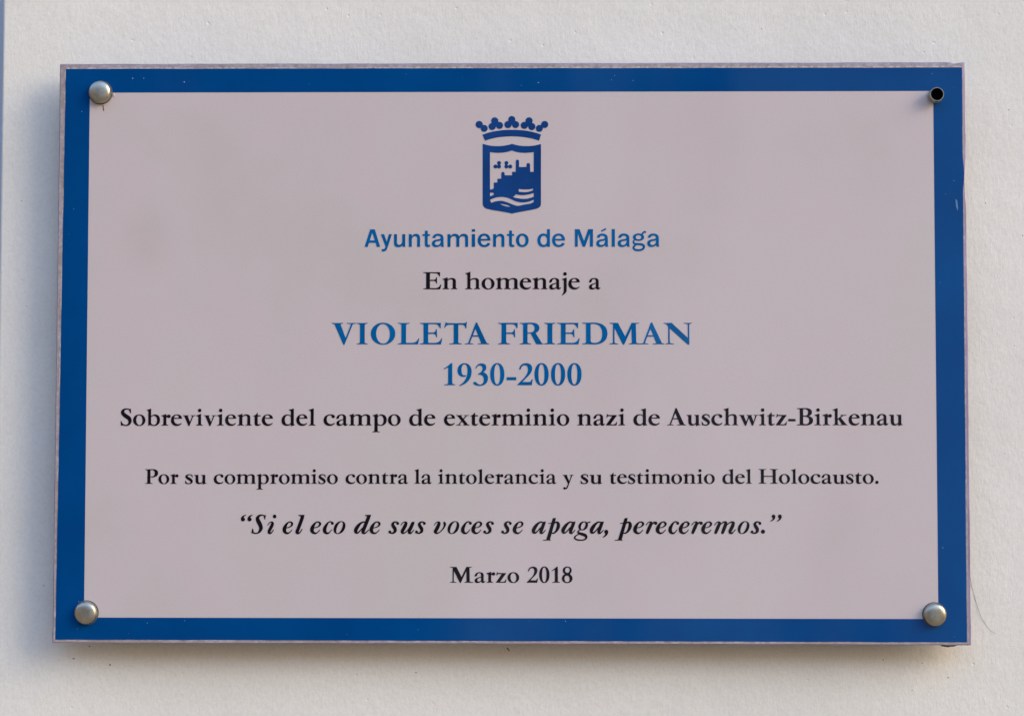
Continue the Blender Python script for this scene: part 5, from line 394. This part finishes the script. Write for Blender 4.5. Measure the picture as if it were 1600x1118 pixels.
CREST = {
 'crown': '-15.20,128.52 -16.73,131.76 -16.73,131.98 -16.62,132.03 -14.99,132.69 -13.57,133.12 -11.23,133.78 -9.43,134.16 -7.80,134.43 -6.71,134.54 -6.44,134.59 -5.89,134.65 -5.62,134.70 -4.86,134.75 -4.53,134.81 -3.71,134.81 -3.22,134.91 -1.91,134.91 -1.53,134.97 -1.15,134.97 3.37,134.96 3.86,134.90 5.17,134.90 5.66,134.79 6.48,134.79 6.80,134.73 7.57,134.68 7.84,134.62 8.38,134.56 8.66,134.51 9.09,134.51 10.40,134.29 13.29,133.73 16.28,132.91 18.08,132.24 18.51,132.08 18.57,131.97 18.57,131.80 18.35,131.15 17.48,128.68 17.37,128.46 17.26,128.41 14.43,129.35 12.58,129.84 10.73,130.17 8.38,130.56 7.84,130.62 6.75,130.73 6.04,130.79 5.66,130.84 4.84,130.84 4.41,130.95 2.45,130.96 1.85,131.07 -0.17,131.07 -0.60,130.96 -2.46,130.96 -2.89,130.86 -3.71,130.86 -4.09,130.80 -4.69,130.75 -4.96,130.69 -5.51,130.70 -5.78,130.64 -6.27,130.59 -7.52,130.43 -10.79,129.77 -13.13,129.12 -14.98,128.52 -15.15,128.46|-16.08,133.79 -16.68,134.01 -17.28,134.39 -17.72,135.16 -17.83,135.60 -17.83,136.04 -17.94,136.15 -18.70,136.04 -19.35,136.15 -19.95,136.43 -20.50,136.98 -20.88,137.80 -20.88,138.57 -20.78,139.01 -20.61,139.34 -20.29,139.83 -19.90,140.10 -19.52,140.27 -19.03,140.43 -18.32,140.37 -17.78,140.21 -17.23,139.88 -16.85,139.33 -16.69,139.00 -16.58,138.62 -16.52,137.96 -16.41,137.90 -15.70,138.01 -15.05,137.90 -14.50,137.62 -13.96,137.07 -13.69,136.52 -13.58,135.87 -13.68,135.26 -13.96,134.71 -14.50,134.11 -14.88,133.89 -15.43,133.73|17.15,133.73 16.61,133.89 16.28,134.11 15.90,134.50 15.63,134.99 15.52,135.37 15.52,136.31 15.95,137.18 16.23,137.46 16.61,137.73 17.37,137.95 17.70,137.95 18.57,137.73 18.62,137.84 18.57,138.17 18.68,138.71 19.01,139.37 19.55,139.97 19.99,140.19 20.37,140.30 21.29,140.30 21.73,140.19 22.16,139.86 22.49,139.59 22.71,139.20 22.93,138.65 22.93,137.72 22.82,137.34 22.60,136.90 22.00,136.35 21.46,136.08 20.80,135.97 19.88,136.13 19.71,136.13 19.66,135.37 19.55,134.98 19.28,134.49 18.95,134.16 18.57,133.89 18.02,133.72|12.80,134.72 12.20,134.89 11.82,135.11 11.32,135.55 11.00,136.21 10.89,136.53 10.83,137.08 10.73,137.19 10.62,137.08 10.29,136.37 9.75,135.82 9.09,135.55 8.44,135.44 7.68,135.66 7.18,135.88 6.75,136.38 6.37,137.20 6.31,137.86 6.48,138.41 6.86,139.12 7.35,139.50 8.00,139.78 9.09,139.77 9.20,139.83 9.20,140.05 9.14,140.49 9.25,141.04 9.53,141.58 10.18,142.24 10.83,142.52 11.71,142.57 12.20,142.40 12.69,142.13 13.07,141.80 13.34,141.30 13.50,140.86 13.50,139.93 13.29,139.27 13.29,139.11 13.99,138.89 14.54,138.50 14.92,138.01 15.14,137.57 15.19,137.19 15.25,136.53 15.08,136.09 14.76,135.54 14.32,135.10 13.89,134.88 13.18,134.72|-11.34,134.87 -11.89,135.04 -12.16,135.26 -12.65,135.70 -12.87,136.03 -13.09,136.80 -13.09,137.35 -12.92,137.90 -12.65,138.33 -12.27,138.77 -11.89,138.99 -11.40,139.15 -11.29,139.26 -11.29,139.32 -11.56,140.36 -11.56,140.53 -11.40,141.13 -11.18,141.62 -11.02,141.84 -10.53,142.28 -9.88,142.55 -9.00,142.61 -8.51,142.44 -7.91,142.06 -7.64,141.84 -7.37,141.34 -7.20,140.90 -7.20,139.97 -7.15,139.86 -6.06,139.80 -5.73,139.69 -5.24,139.47 -4.70,138.92 -4.42,138.32 -4.31,137.77 -4.42,137.11 -4.53,136.78 -4.86,136.18 -5.40,135.74 -5.89,135.58 -6.49,135.47 -7.14,135.58 -7.69,135.86 -8.29,136.41 -8.62,137.01 -8.67,137.01 -8.78,136.57 -8.94,136.02 -9.22,135.69 -9.60,135.26 -9.98,135.04 -10.52,134.87|-1.91,136.01 -2.35,136.17 -2.68,136.39 -3.17,136.94 -3.39,137.44 -3.55,138.04 -3.55,138.21 -3.44,138.76 -3.28,139.25 -2.90,139.74 -2.46,140.07 -1.97,140.23 -1.21,140.40 -1.15,140.51 -1.21,140.89 -1.15,141.71 -0.88,142.37 -0.66,142.70 -0.45,142.92 0.21,143.25 0.75,143.41 1.35,143.36 2.22,142.97 2.71,142.53 2.93,142.04 3.15,141.32 3.15,141.05 3.04,140.50 3.10,140.39 3.86,140.22 4.46,139.95 4.95,139.51 5.22,139.07 5.39,138.52 5.44,137.97 5.28,137.42 5.11,137.04 4.73,136.55 4.03,136.11 3.53,136.00 2.77,136.00 2.12,136.28 1.63,136.66 1.25,137.21 1.03,138.03 0.92,138.14 0.81,138.03 0.76,137.60 0.59,137.10 0.32,136.77 -0.06,136.39 -0.44,136.17 -0.88,136.01',
 'shield': '0.84,84.22 -0.57,84.60 -3.29,85.15 -11.02,86.47 -13.52,86.97 -14.72,87.41 -15.21,87.68 -15.75,88.17 -16.30,88.94 -16.46,89.71 -16.57,90.53 -16.62,126.00 -16.62,126.38 -16.40,126.44 -14.22,125.83 -12.80,125.50 -11.49,125.33 -10.95,125.28 -10.68,125.22 -9.97,125.22 -9.59,125.11 -5.77,125.10 -5.39,125.21 -4.68,125.21 -4.30,125.27 -3.76,125.32 -1.14,125.81 1.14,126.46 3.32,125.80 5.94,125.30 6.48,125.25 6.81,125.19 7.46,125.19 7.84,125.08 11.49,125.07 13.56,125.29 14.76,125.45 15.85,125.67 17.64,126.11 18.24,126.32 18.46,126.32 18.57,126.21 18.57,125.94 18.56,90.10 18.56,89.83 18.34,89.01 18.02,88.35 17.64,88.02 17.09,87.64 15.84,87.10 12.09,86.28 4.75,84.98 2.96,84.60 1.22,84.16|-1.07,88.37 -0.85,88.37 -0.14,88.37 -0.03,88.37 0.02,88.48 -1.39,89.25 -2.21,89.52 -3.40,89.80 -4.60,89.96 -5.20,90.02 -5.47,90.07 -5.80,90.02 -5.85,89.97 -5.74,89.86 -4.49,89.20 -3.40,88.87 -2.64,88.65 -1.66,88.48|3.88,88.91 4.10,88.91 5.19,88.91 6.28,89.13 8.29,89.62 11.39,90.11 12.58,90.38 13.34,90.76 14.10,91.31 14.21,91.47 14.21,92.29 14.21,92.45 14.10,92.51 12.47,91.85 11.39,91.47 10.19,91.20 9.10,90.98 8.29,90.99 7.85,90.88 6.11,90.99 4.86,91.21 3.23,91.65 2.25,92.09 0.07,93.13 -1.40,93.68 -2.59,94.01 -3.57,94.17 -4.22,94.23 -4.61,94.28 -6.02,94.28 -6.45,94.23 -7.11,94.18 -8.20,94.01 -9.01,93.80 -10.86,93.14 -11.95,92.60 -12.06,92.54 -12.11,92.43 -11.57,91.07 -11.46,90.90 -11.35,90.79 -11.18,90.79 -9.50,91.45 -8.63,91.61 -7.11,91.88 -5.36,91.99 -4.22,91.82 -3.03,91.49 -1.67,91.05 1.87,89.57 3.23,89.13|7.63,93.12 7.85,93.06 8.56,93.06 8.99,93.17 9.92,93.17 11.11,93.39 12.58,93.77 14.00,94.31 14.21,94.48 14.21,94.69 14.21,96.55 14.10,96.66 13.89,96.61 12.20,96.01 11.00,95.74 9.37,95.47 8.67,95.41 8.29,95.36 6.38,95.36 6.11,95.42 5.51,95.47 4.86,95.58 3.39,95.86 3.28,95.80 3.01,95.31 2.74,94.93 2.47,94.76 1.76,94.38 1.70,94.33 1.76,94.22 2.96,93.83 4.59,93.45 6.38,93.17 7.36,93.17|-12.11,94.78 -12.00,94.73 -11.84,94.78 -9.83,95.66 -9.77,95.87 -9.99,96.53 -10.10,96.70 -10.59,96.86 -11.68,96.86 -12.01,96.92 -12.12,96.86 -12.17,96.59 -12.17,95.17|7.36,97.22 7.58,97.16 9.21,97.16 9.54,97.27 10.19,97.27 11.28,97.49 12.64,97.87 13.34,98.14 13.72,98.30 13.83,98.52 13.83,99.23 13.83,99.29 13.72,99.34 12.36,99.02 10.84,98.80 7.90,98.80 7.58,98.91 6.82,98.91 5.29,99.14 5.18,99.08 5.18,98.86 5.18,97.66 5.24,97.49 5.73,97.38|-12.06,98.78 -11.57,98.78 -10.81,98.99 -10.27,99.27 -9.94,99.54 -9.89,99.81 -9.89,102.93 -9.78,102.99 -9.67,103.04 -7.93,103.04 -7.77,103.15 -7.71,103.37 -7.72,105.12 -7.61,105.28 -7.39,105.34 -5.59,105.33 -5.38,105.39 -5.38,105.66 -5.32,108.73 -5.22,109.05 -4.83,109.38 -4.62,109.49 -4.24,109.49 -3.85,109.33 -3.69,109.22 -3.47,108.83 -3.36,108.39 -3.36,107.63 -3.31,107.52 -3.20,107.41 0.83,107.40 1.04,107.40 1.15,107.51 1.15,109.26 1.26,109.48 1.48,109.48 3.11,109.48 3.33,109.59 3.33,109.81 3.38,115.83 3.54,116.49 3.76,116.71 4.03,116.87 4.47,116.87 4.74,116.81 5.07,116.59 5.23,116.27 5.34,115.72 5.34,112.76 5.34,112.54 5.45,112.43 5.67,112.43 9.75,112.43 9.86,112.48 9.86,112.64 9.86,113.90 10.02,114.29 10.40,114.67 10.57,114.78 10.95,114.83 11.38,114.72 11.65,114.61 11.87,114.28 12.04,113.63 12.09,109.63 12.14,109.52 12.25,109.47 13.89,109.46 14.16,109.52 14.21,109.63 14.21,109.90 14.21,121.02 14.21,121.34 13.99,121.40 12.25,121.18 11.54,121.13 11.16,121.08 9.91,121.08 9.48,120.97 8.44,120.97 8.01,121.08 6.81,121.08 6.48,121.14 5.17,121.30 4.09,121.47 3.00,121.75 1.15,122.46 0.93,122.41 -0.43,121.97 -1.41,121.64 -3.21,121.32 -4.52,121.16 -4.84,121.10 -6.15,121.10 -6.59,121.00 -7.51,121.00 -7.95,121.11 -9.31,121.11 -9.58,121.16 -10.24,121.22 -10.62,121.28 -11.16,121.33 -11.92,121.44 -12.09,121.44 -12.14,121.33 -12.20,121.00 -12.17,99.16 -12.12,98.89|-9.30,111.58 -9.74,111.85 -9.95,112.07 -10.06,112.29 -10.06,113.00 -9.90,113.39 -9.52,113.77 -9.14,113.88 -8.49,113.88 -8.27,113.77 -7.89,113.38 -7.67,113.44 -7.51,113.66 -7.45,113.77 -7.89,114.48 -7.89,115.03 -7.83,115.30 -7.62,115.68 -7.24,115.90 -6.80,116.06 -6.31,115.95 -5.87,115.73 -5.66,115.41 -5.55,115.02 -5.60,114.47 -5.98,113.76 -5.93,113.65 -5.65,113.32 -5.55,113.00 -5.54,112.39 -5.71,112.01 -6.09,111.68 -6.42,111.52 -7.12,111.57 -7.34,111.68 -7.78,112.01 -7.94,111.96 -8.27,111.69 -8.48,111.58|-2.66,111.57 -3.20,111.84 -3.37,112.23 -3.53,112.56 -3.53,112.77 -3.42,113.10 -3.26,113.49 -3.04,113.76 -3.04,113.87 -3.37,114.31 -3.53,114.85 -3.37,115.40 -3.10,115.73 -2.77,115.95 -2.23,116.06 -1.90,115.95 -1.57,115.78 -1.30,115.51 -1.14,115.12 -1.08,114.74 -1.19,114.41 -1.63,113.76 -1.24,113.26 -1.14,113.21 -1.03,113.21 -0.81,113.59 -0.32,113.86 0.39,113.86 0.77,113.64 1.04,113.37 1.26,112.93 1.26,112.44 1.04,112.00 0.88,111.84 0.61,111.67 0.28,111.51 -0.16,111.51 -0.43,111.56 -0.81,111.78 -1.03,112.17 -1.14,112.22 -1.52,111.79 -1.95,111.57 -2.22,111.51',
}
def parse(s, k=.1):
    out = []
    for c in s.split('|'):
        x = y = 0; pts = []
        for t in c.split(' '):
            a, b = t.split(','); x += int(a); y += int(b); pts.append((x*k, y*k))
        out.append(pts)
    return out
def area(p): return .5*sum(p[i-1][0]*p[i][1]-p[i][0]*p[i-1][1] for i in range(len(p)))
def inside(q, p):
    c = False
    for i in range(len(p)):
        (xa, ya), (xb, yb) = p[i-1], p[i]
        if (ya > q[1]) != (yb > q[1]) and q[0] < (xb-xa)*(q[1]-ya)/(yb-ya)+xa: c = not c
    return c
def fill(contours):
    """[(points, triangles)] for outlines with holes (nesting depth decides what is ink)"""
    res = []; depth = [sum(inside(c[0], o) for o in contours if o is not c) for c in contours]
    for i, c in enumerate(contours):
        if depth[i] % 2: continue
        holes = [h for j, h in enumerate(contours) if depth[j] == depth[i]+1 and inside(h[0], c)]
        loops = [c]+holes
        tris = tessellate_polygon([[Vector((x, y, 0)) for x, y in l] for l in loops])
        res.append(([p for l in loops for p in l], tris))
    return res
CACHE = {}
def glyph(font, ch):
    if (font, ch) not in CACHE:
        w, l, r, s = GLYPHS[font][ch]; cs = parse(s); CACHE[font, ch] = (w, l, r, cs, fill(cs))
    return CACHE[font, ch]
def put(bm, filled, fx, z):
    for pts, tris in filled:
        vs = [bm.verts.new(P3(*fx(x, y), z)) for x, y in pts]
        for t in tris:
            try:
                f = bm.faces.new([vs[i] for i in t])
                f.normal_update()
                if f.normal.y > 0: f.normal_flip()
            except ValueError: pass
KERN = {('r', 'e'): -3, ('P', 'o'): -3, ('y', 'u'): -3, ('v', 'i'): -3, ('w', 'i'): -2}
LINE_LABEL = {'city': 'blue sans serif line under the crest', 'tribute': 'black serif line above the large blue name', 'name': 'large blue serif capitals, the widest blue line',
    'dates': 'blue serif years under the blue capitals', 'survivor': 'widest black serif line, under the blue years', 'dedication': 'small black serif line above the italic quotation',
    'quote': 'black italic quotation line', 'date': 'short black serif month and year at the foot'}
for key, (font, inkname, sy, words) in LINES.items():
    bm = bmesh.new()
    for text, x0, x1, y0, y1 in words:
        pen = 0; items = []
        for i, ch in enumerate(text):
            w, l, r, cs, fl = glyph(font, ch)
            if i: pen += l+KERN.get((text[i-1], ch), 0)
            items.append((pen, cs, fl)); pen += w+r
        xs = [p+q[0] for p, cs, fl in items for c in cs for q in c]; lo, hi = min(xs), max(xs)
        sx = sy if x1 is None else (x1-x0)/(hi-lo)
        for p, cs, fl in items:
            put(bm, fl, lambda x, y, p=p: (x0+(x+p-lo)*sx, y0+(y1-y0)*((x+p-lo)/(hi-lo))+y*sy), .20)
    o = new_obj('lettering', bm, INK[inkname], plaque); o['label'] = LINE_LABEL[key]
crest = None
for part in ('shield', 'crown'):
    cs = [[tuple(map(float, t.split(','))) for t in c.split(' ')] for c in CREST[part].split('|')]
    bm = bmesh.new(); put(bm, fill(cs), lambda x, y: (x, y), .20)
    if crest is None: crest = new_obj('crest', bm, INK['navy'], plaque); crest['label'] = 'navy shield crest with castle and waves'
    else: new_obj('crown', bm, INK['navy'], crest)

# ------------------------------------------------------------------ wear on the print
bm = bmesh.new(); rnd = random.Random(11)
def fleck(x, y, r):
    n = 6; c = [bm.verts.new(P3(x+r*rnd.uniform(.6, 1.2)*math.cos(2*math.pi*k/n), y+r*rnd.uniform(.6, 1.2)*math.sin(2*math.pi*k/n), .22)) for k in range(n)]
    bm.faces.new(c)
for i in range(34):
    t = rnd.random()
    if t < .38: x, y = rnd.uniform(-268, 270), rnd.uniform(159, 171)
    elif t < .62: x, y = rnd.uniform(-268, 270), rnd.uniform(-170, -159)
    elif t < .85: x, y = rnd.uniform(256, 270), rnd.uniform(-165, 165)
    else: x, y = rnd.uniform(-270, -257), rnd.uniform(-165, 165)
    fleck(x, y, rnd.choice((.12, .16, .2, .26)))
for i in range(9): fleck(rnd.uniform(-250, 250), rnd.uniform(-150, 155), rnd.choice((.14, .18, .22)))
for x, y, r in ((-197.6, 164.5, .42), (-229, 166.8, .45), (17, 163.6, .4), (33, 151, .3), (25.5, 85, .35), (-125, 146, .35), (-90, 147, .3)): fleck(x, y, r)
o = new_obj('paint_fleck', bm, M_speck, plaque); o['kind'] = 'stuff'
bm = bmesh.new()
for pts in ([(267.6, 92.8), (268.7, 91.8), (269.2, 87.2), (268.9, 85.6), (267.9, 88.3)],):
    bm.faces.new([bm.verts.new(P3(x, y, .22)) for x, y in pts])
tag(new_obj('scratch', bm, M_scratch, plaque), 'pale blue scratch on the right border')
bm = bmesh.new()
bm.faces.new([bm.verts.new(P3(x, y, .22)) for x, y in ((-247.1, 150.4), (-246.6, 150.4), (-246.1, 147.0), (-246.7, 146.9))])
tag(new_obj('rust_stain', bm, M_rust, plaque), 'short brown rust run under the upper left cap')
bm = bmesh.new()
lump(bm, 262.4, -174.2, -4.0, 4.2, .9, .9, 5, 14); lump(bm, 258.5, -174.0, -4.0, 2.0, .6, .6, 8, 9)
tag(new_obj('dirt_clump', bm, M_grime, plaque), 'dark dirt clump stuck under the lower right corner')
bm = bmesh.new()
lump(bm, -240.4, 156.6, .2, .35, 1.3, .6, 6, 10); lump(bm, -241.8, 157.9, .2, .6, .3, .4, 7, 8)
tag(new_obj('glue_bead', bm, M_glue, plaque), 'pale glue bead beside the upper left cap')

# ------------------------------------------------------------------ stand-off fixings
def lathe(bm, x, y, prof, n=48, close_top=True):
    rings = []
    for r, z in prof:
        if r < 1e-6: rings.append([bm.verts.new(P3(x, y, z))]); continue
        rings.append([bm.verts.new(P3(x+r*math.cos(2*math.pi*k/n), y+r*math.sin(2*math.pi*k/n), z)) for k in range(n)])
    for a, b in zip(rings, rings[1:]):
        for k in range(n):
            j = (k+1) % n
            if len(b) == 1: bm.faces.new((a[k], a[j], b[0]))
            elif len(a) == 1: bm.faces.new((a[0], b[j], b[k]))
            else: bm.faces.new((a[k], a[j], b[j], b[k]))
BARREL = [(0, -8.02), (6.0, -8.02), (6.2, -8.4), (6.2, WZ+.3), (6.0, WZ+.02)]
def barrel(x, y, parent):
    bm = bmesh.new(); lathe(bm, x, y, BARREL); new_obj('standoff_barrel', bm, M_steel, parent, smooth=True)
def cap(x, y, label):
    bm = bmesh.new()
    prof = [(6.35, .25), (6.75, .5), (6.85, 1.0), (6.85, 1.9), (6.7, 2.5)]
    for k in range(1, 16):                  # flat crown with a tight rounded shoulder
        a = math.radians(6*k); prof.append((6.65*math.cos(a)**.72, 2.6+2.5*math.sin(a)**.85))
    prof[-1] = (0, 5.12)
    lathe(bm, x, y, prof)
    o = new_obj('screw_cap', bm, M_steel, plaque, smooth=True); o['label'] = label
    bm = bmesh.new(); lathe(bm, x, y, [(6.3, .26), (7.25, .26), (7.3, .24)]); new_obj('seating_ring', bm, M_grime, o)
    barrel(x, y, o)
cap(-248.4, 158.1, 'domed steel cap above a brown rust run')
cap(-253.5, -155.2, 'domed steel cap at the lower left corner')
cap(252.6, -155.5, 'domed steel cap at the lower right corner')
# the fourth fixing has lost its cap: an open threaded sleeve
tx, ty = 256.0, 155.0
bm = bmesh.new()
lathe(bm, tx, ty, [(4.45, .22), (4.45, 1.6), (4.25, 1.8), (4.25, 6.2), (4.1, 6.5), (3.8, 6.5), (3.62, 6.2)])
sleeve = new_obj('screw_sleeve', bm, M_steel, plaque, smooth=False); sleeve['label'] = 'open steel sleeve whose cap is missing'
bm = bmesh.new(); lathe(bm, tx, ty, [(3.62, 6.2), (3.6, 3.0), (0, 2.8)])
new_obj('sleeve_bore', bm, M_dark, sleeve)
barrel(tx, ty, sleeve)

# ------------------------------------------------------------------ hair caught on the plaster
pts = [(278.2, -133.5), (278.6, -137.2), (279.5, -141.2), (281.7, -149.5), (284.5, -158.1), (288.6, -164.7), (291.1, -167.2), (293.8, -168.6)]
sm = []
for i in range(len(pts)-1):
    p0, p1, p2, p3 = (Vector(pts[max(0, min(len(pts)-1, i+k))]) for k in (-1, 0, 1, 2))
    for s in range(6):
        t = s/6; sm.append(.5*((2*p1)+(p2-p0)*t+(2*p0-5*p1+4*p2-p3)*t*t+(3*p1-p0-3*p2+p3)*t**3))
bm = bmesh.new(); prev = None
for i, p in enumerate(sm):
    r = .13*(1-.5*i/len(sm)); z = WZ+.25+.25*math.sin(i*.35)
    d = (sm[min(i+1, len(sm)-1)]-sm[max(i-1, 0)]).normalized(); nrm = Vector((-d.y, d.x))
    ring = [bm.verts.new(P3(p.x+nrm.x*r*math.cos(a), p.y+nrm.y*r*math.cos(a), z+r*math.sin(a))) for a in (0, 1.57, 3.14, 4.71)]
    if prev:
        for k in range(4): bm.faces.new((prev[k], prev[(k+1) % 4], ring[(k+1) % 4], ring[k]))
    prev = ring
tag(new_obj('hair', bm, M_hair), 'thin curved brown hair on the plaster beside the lower right corner', 'hair')
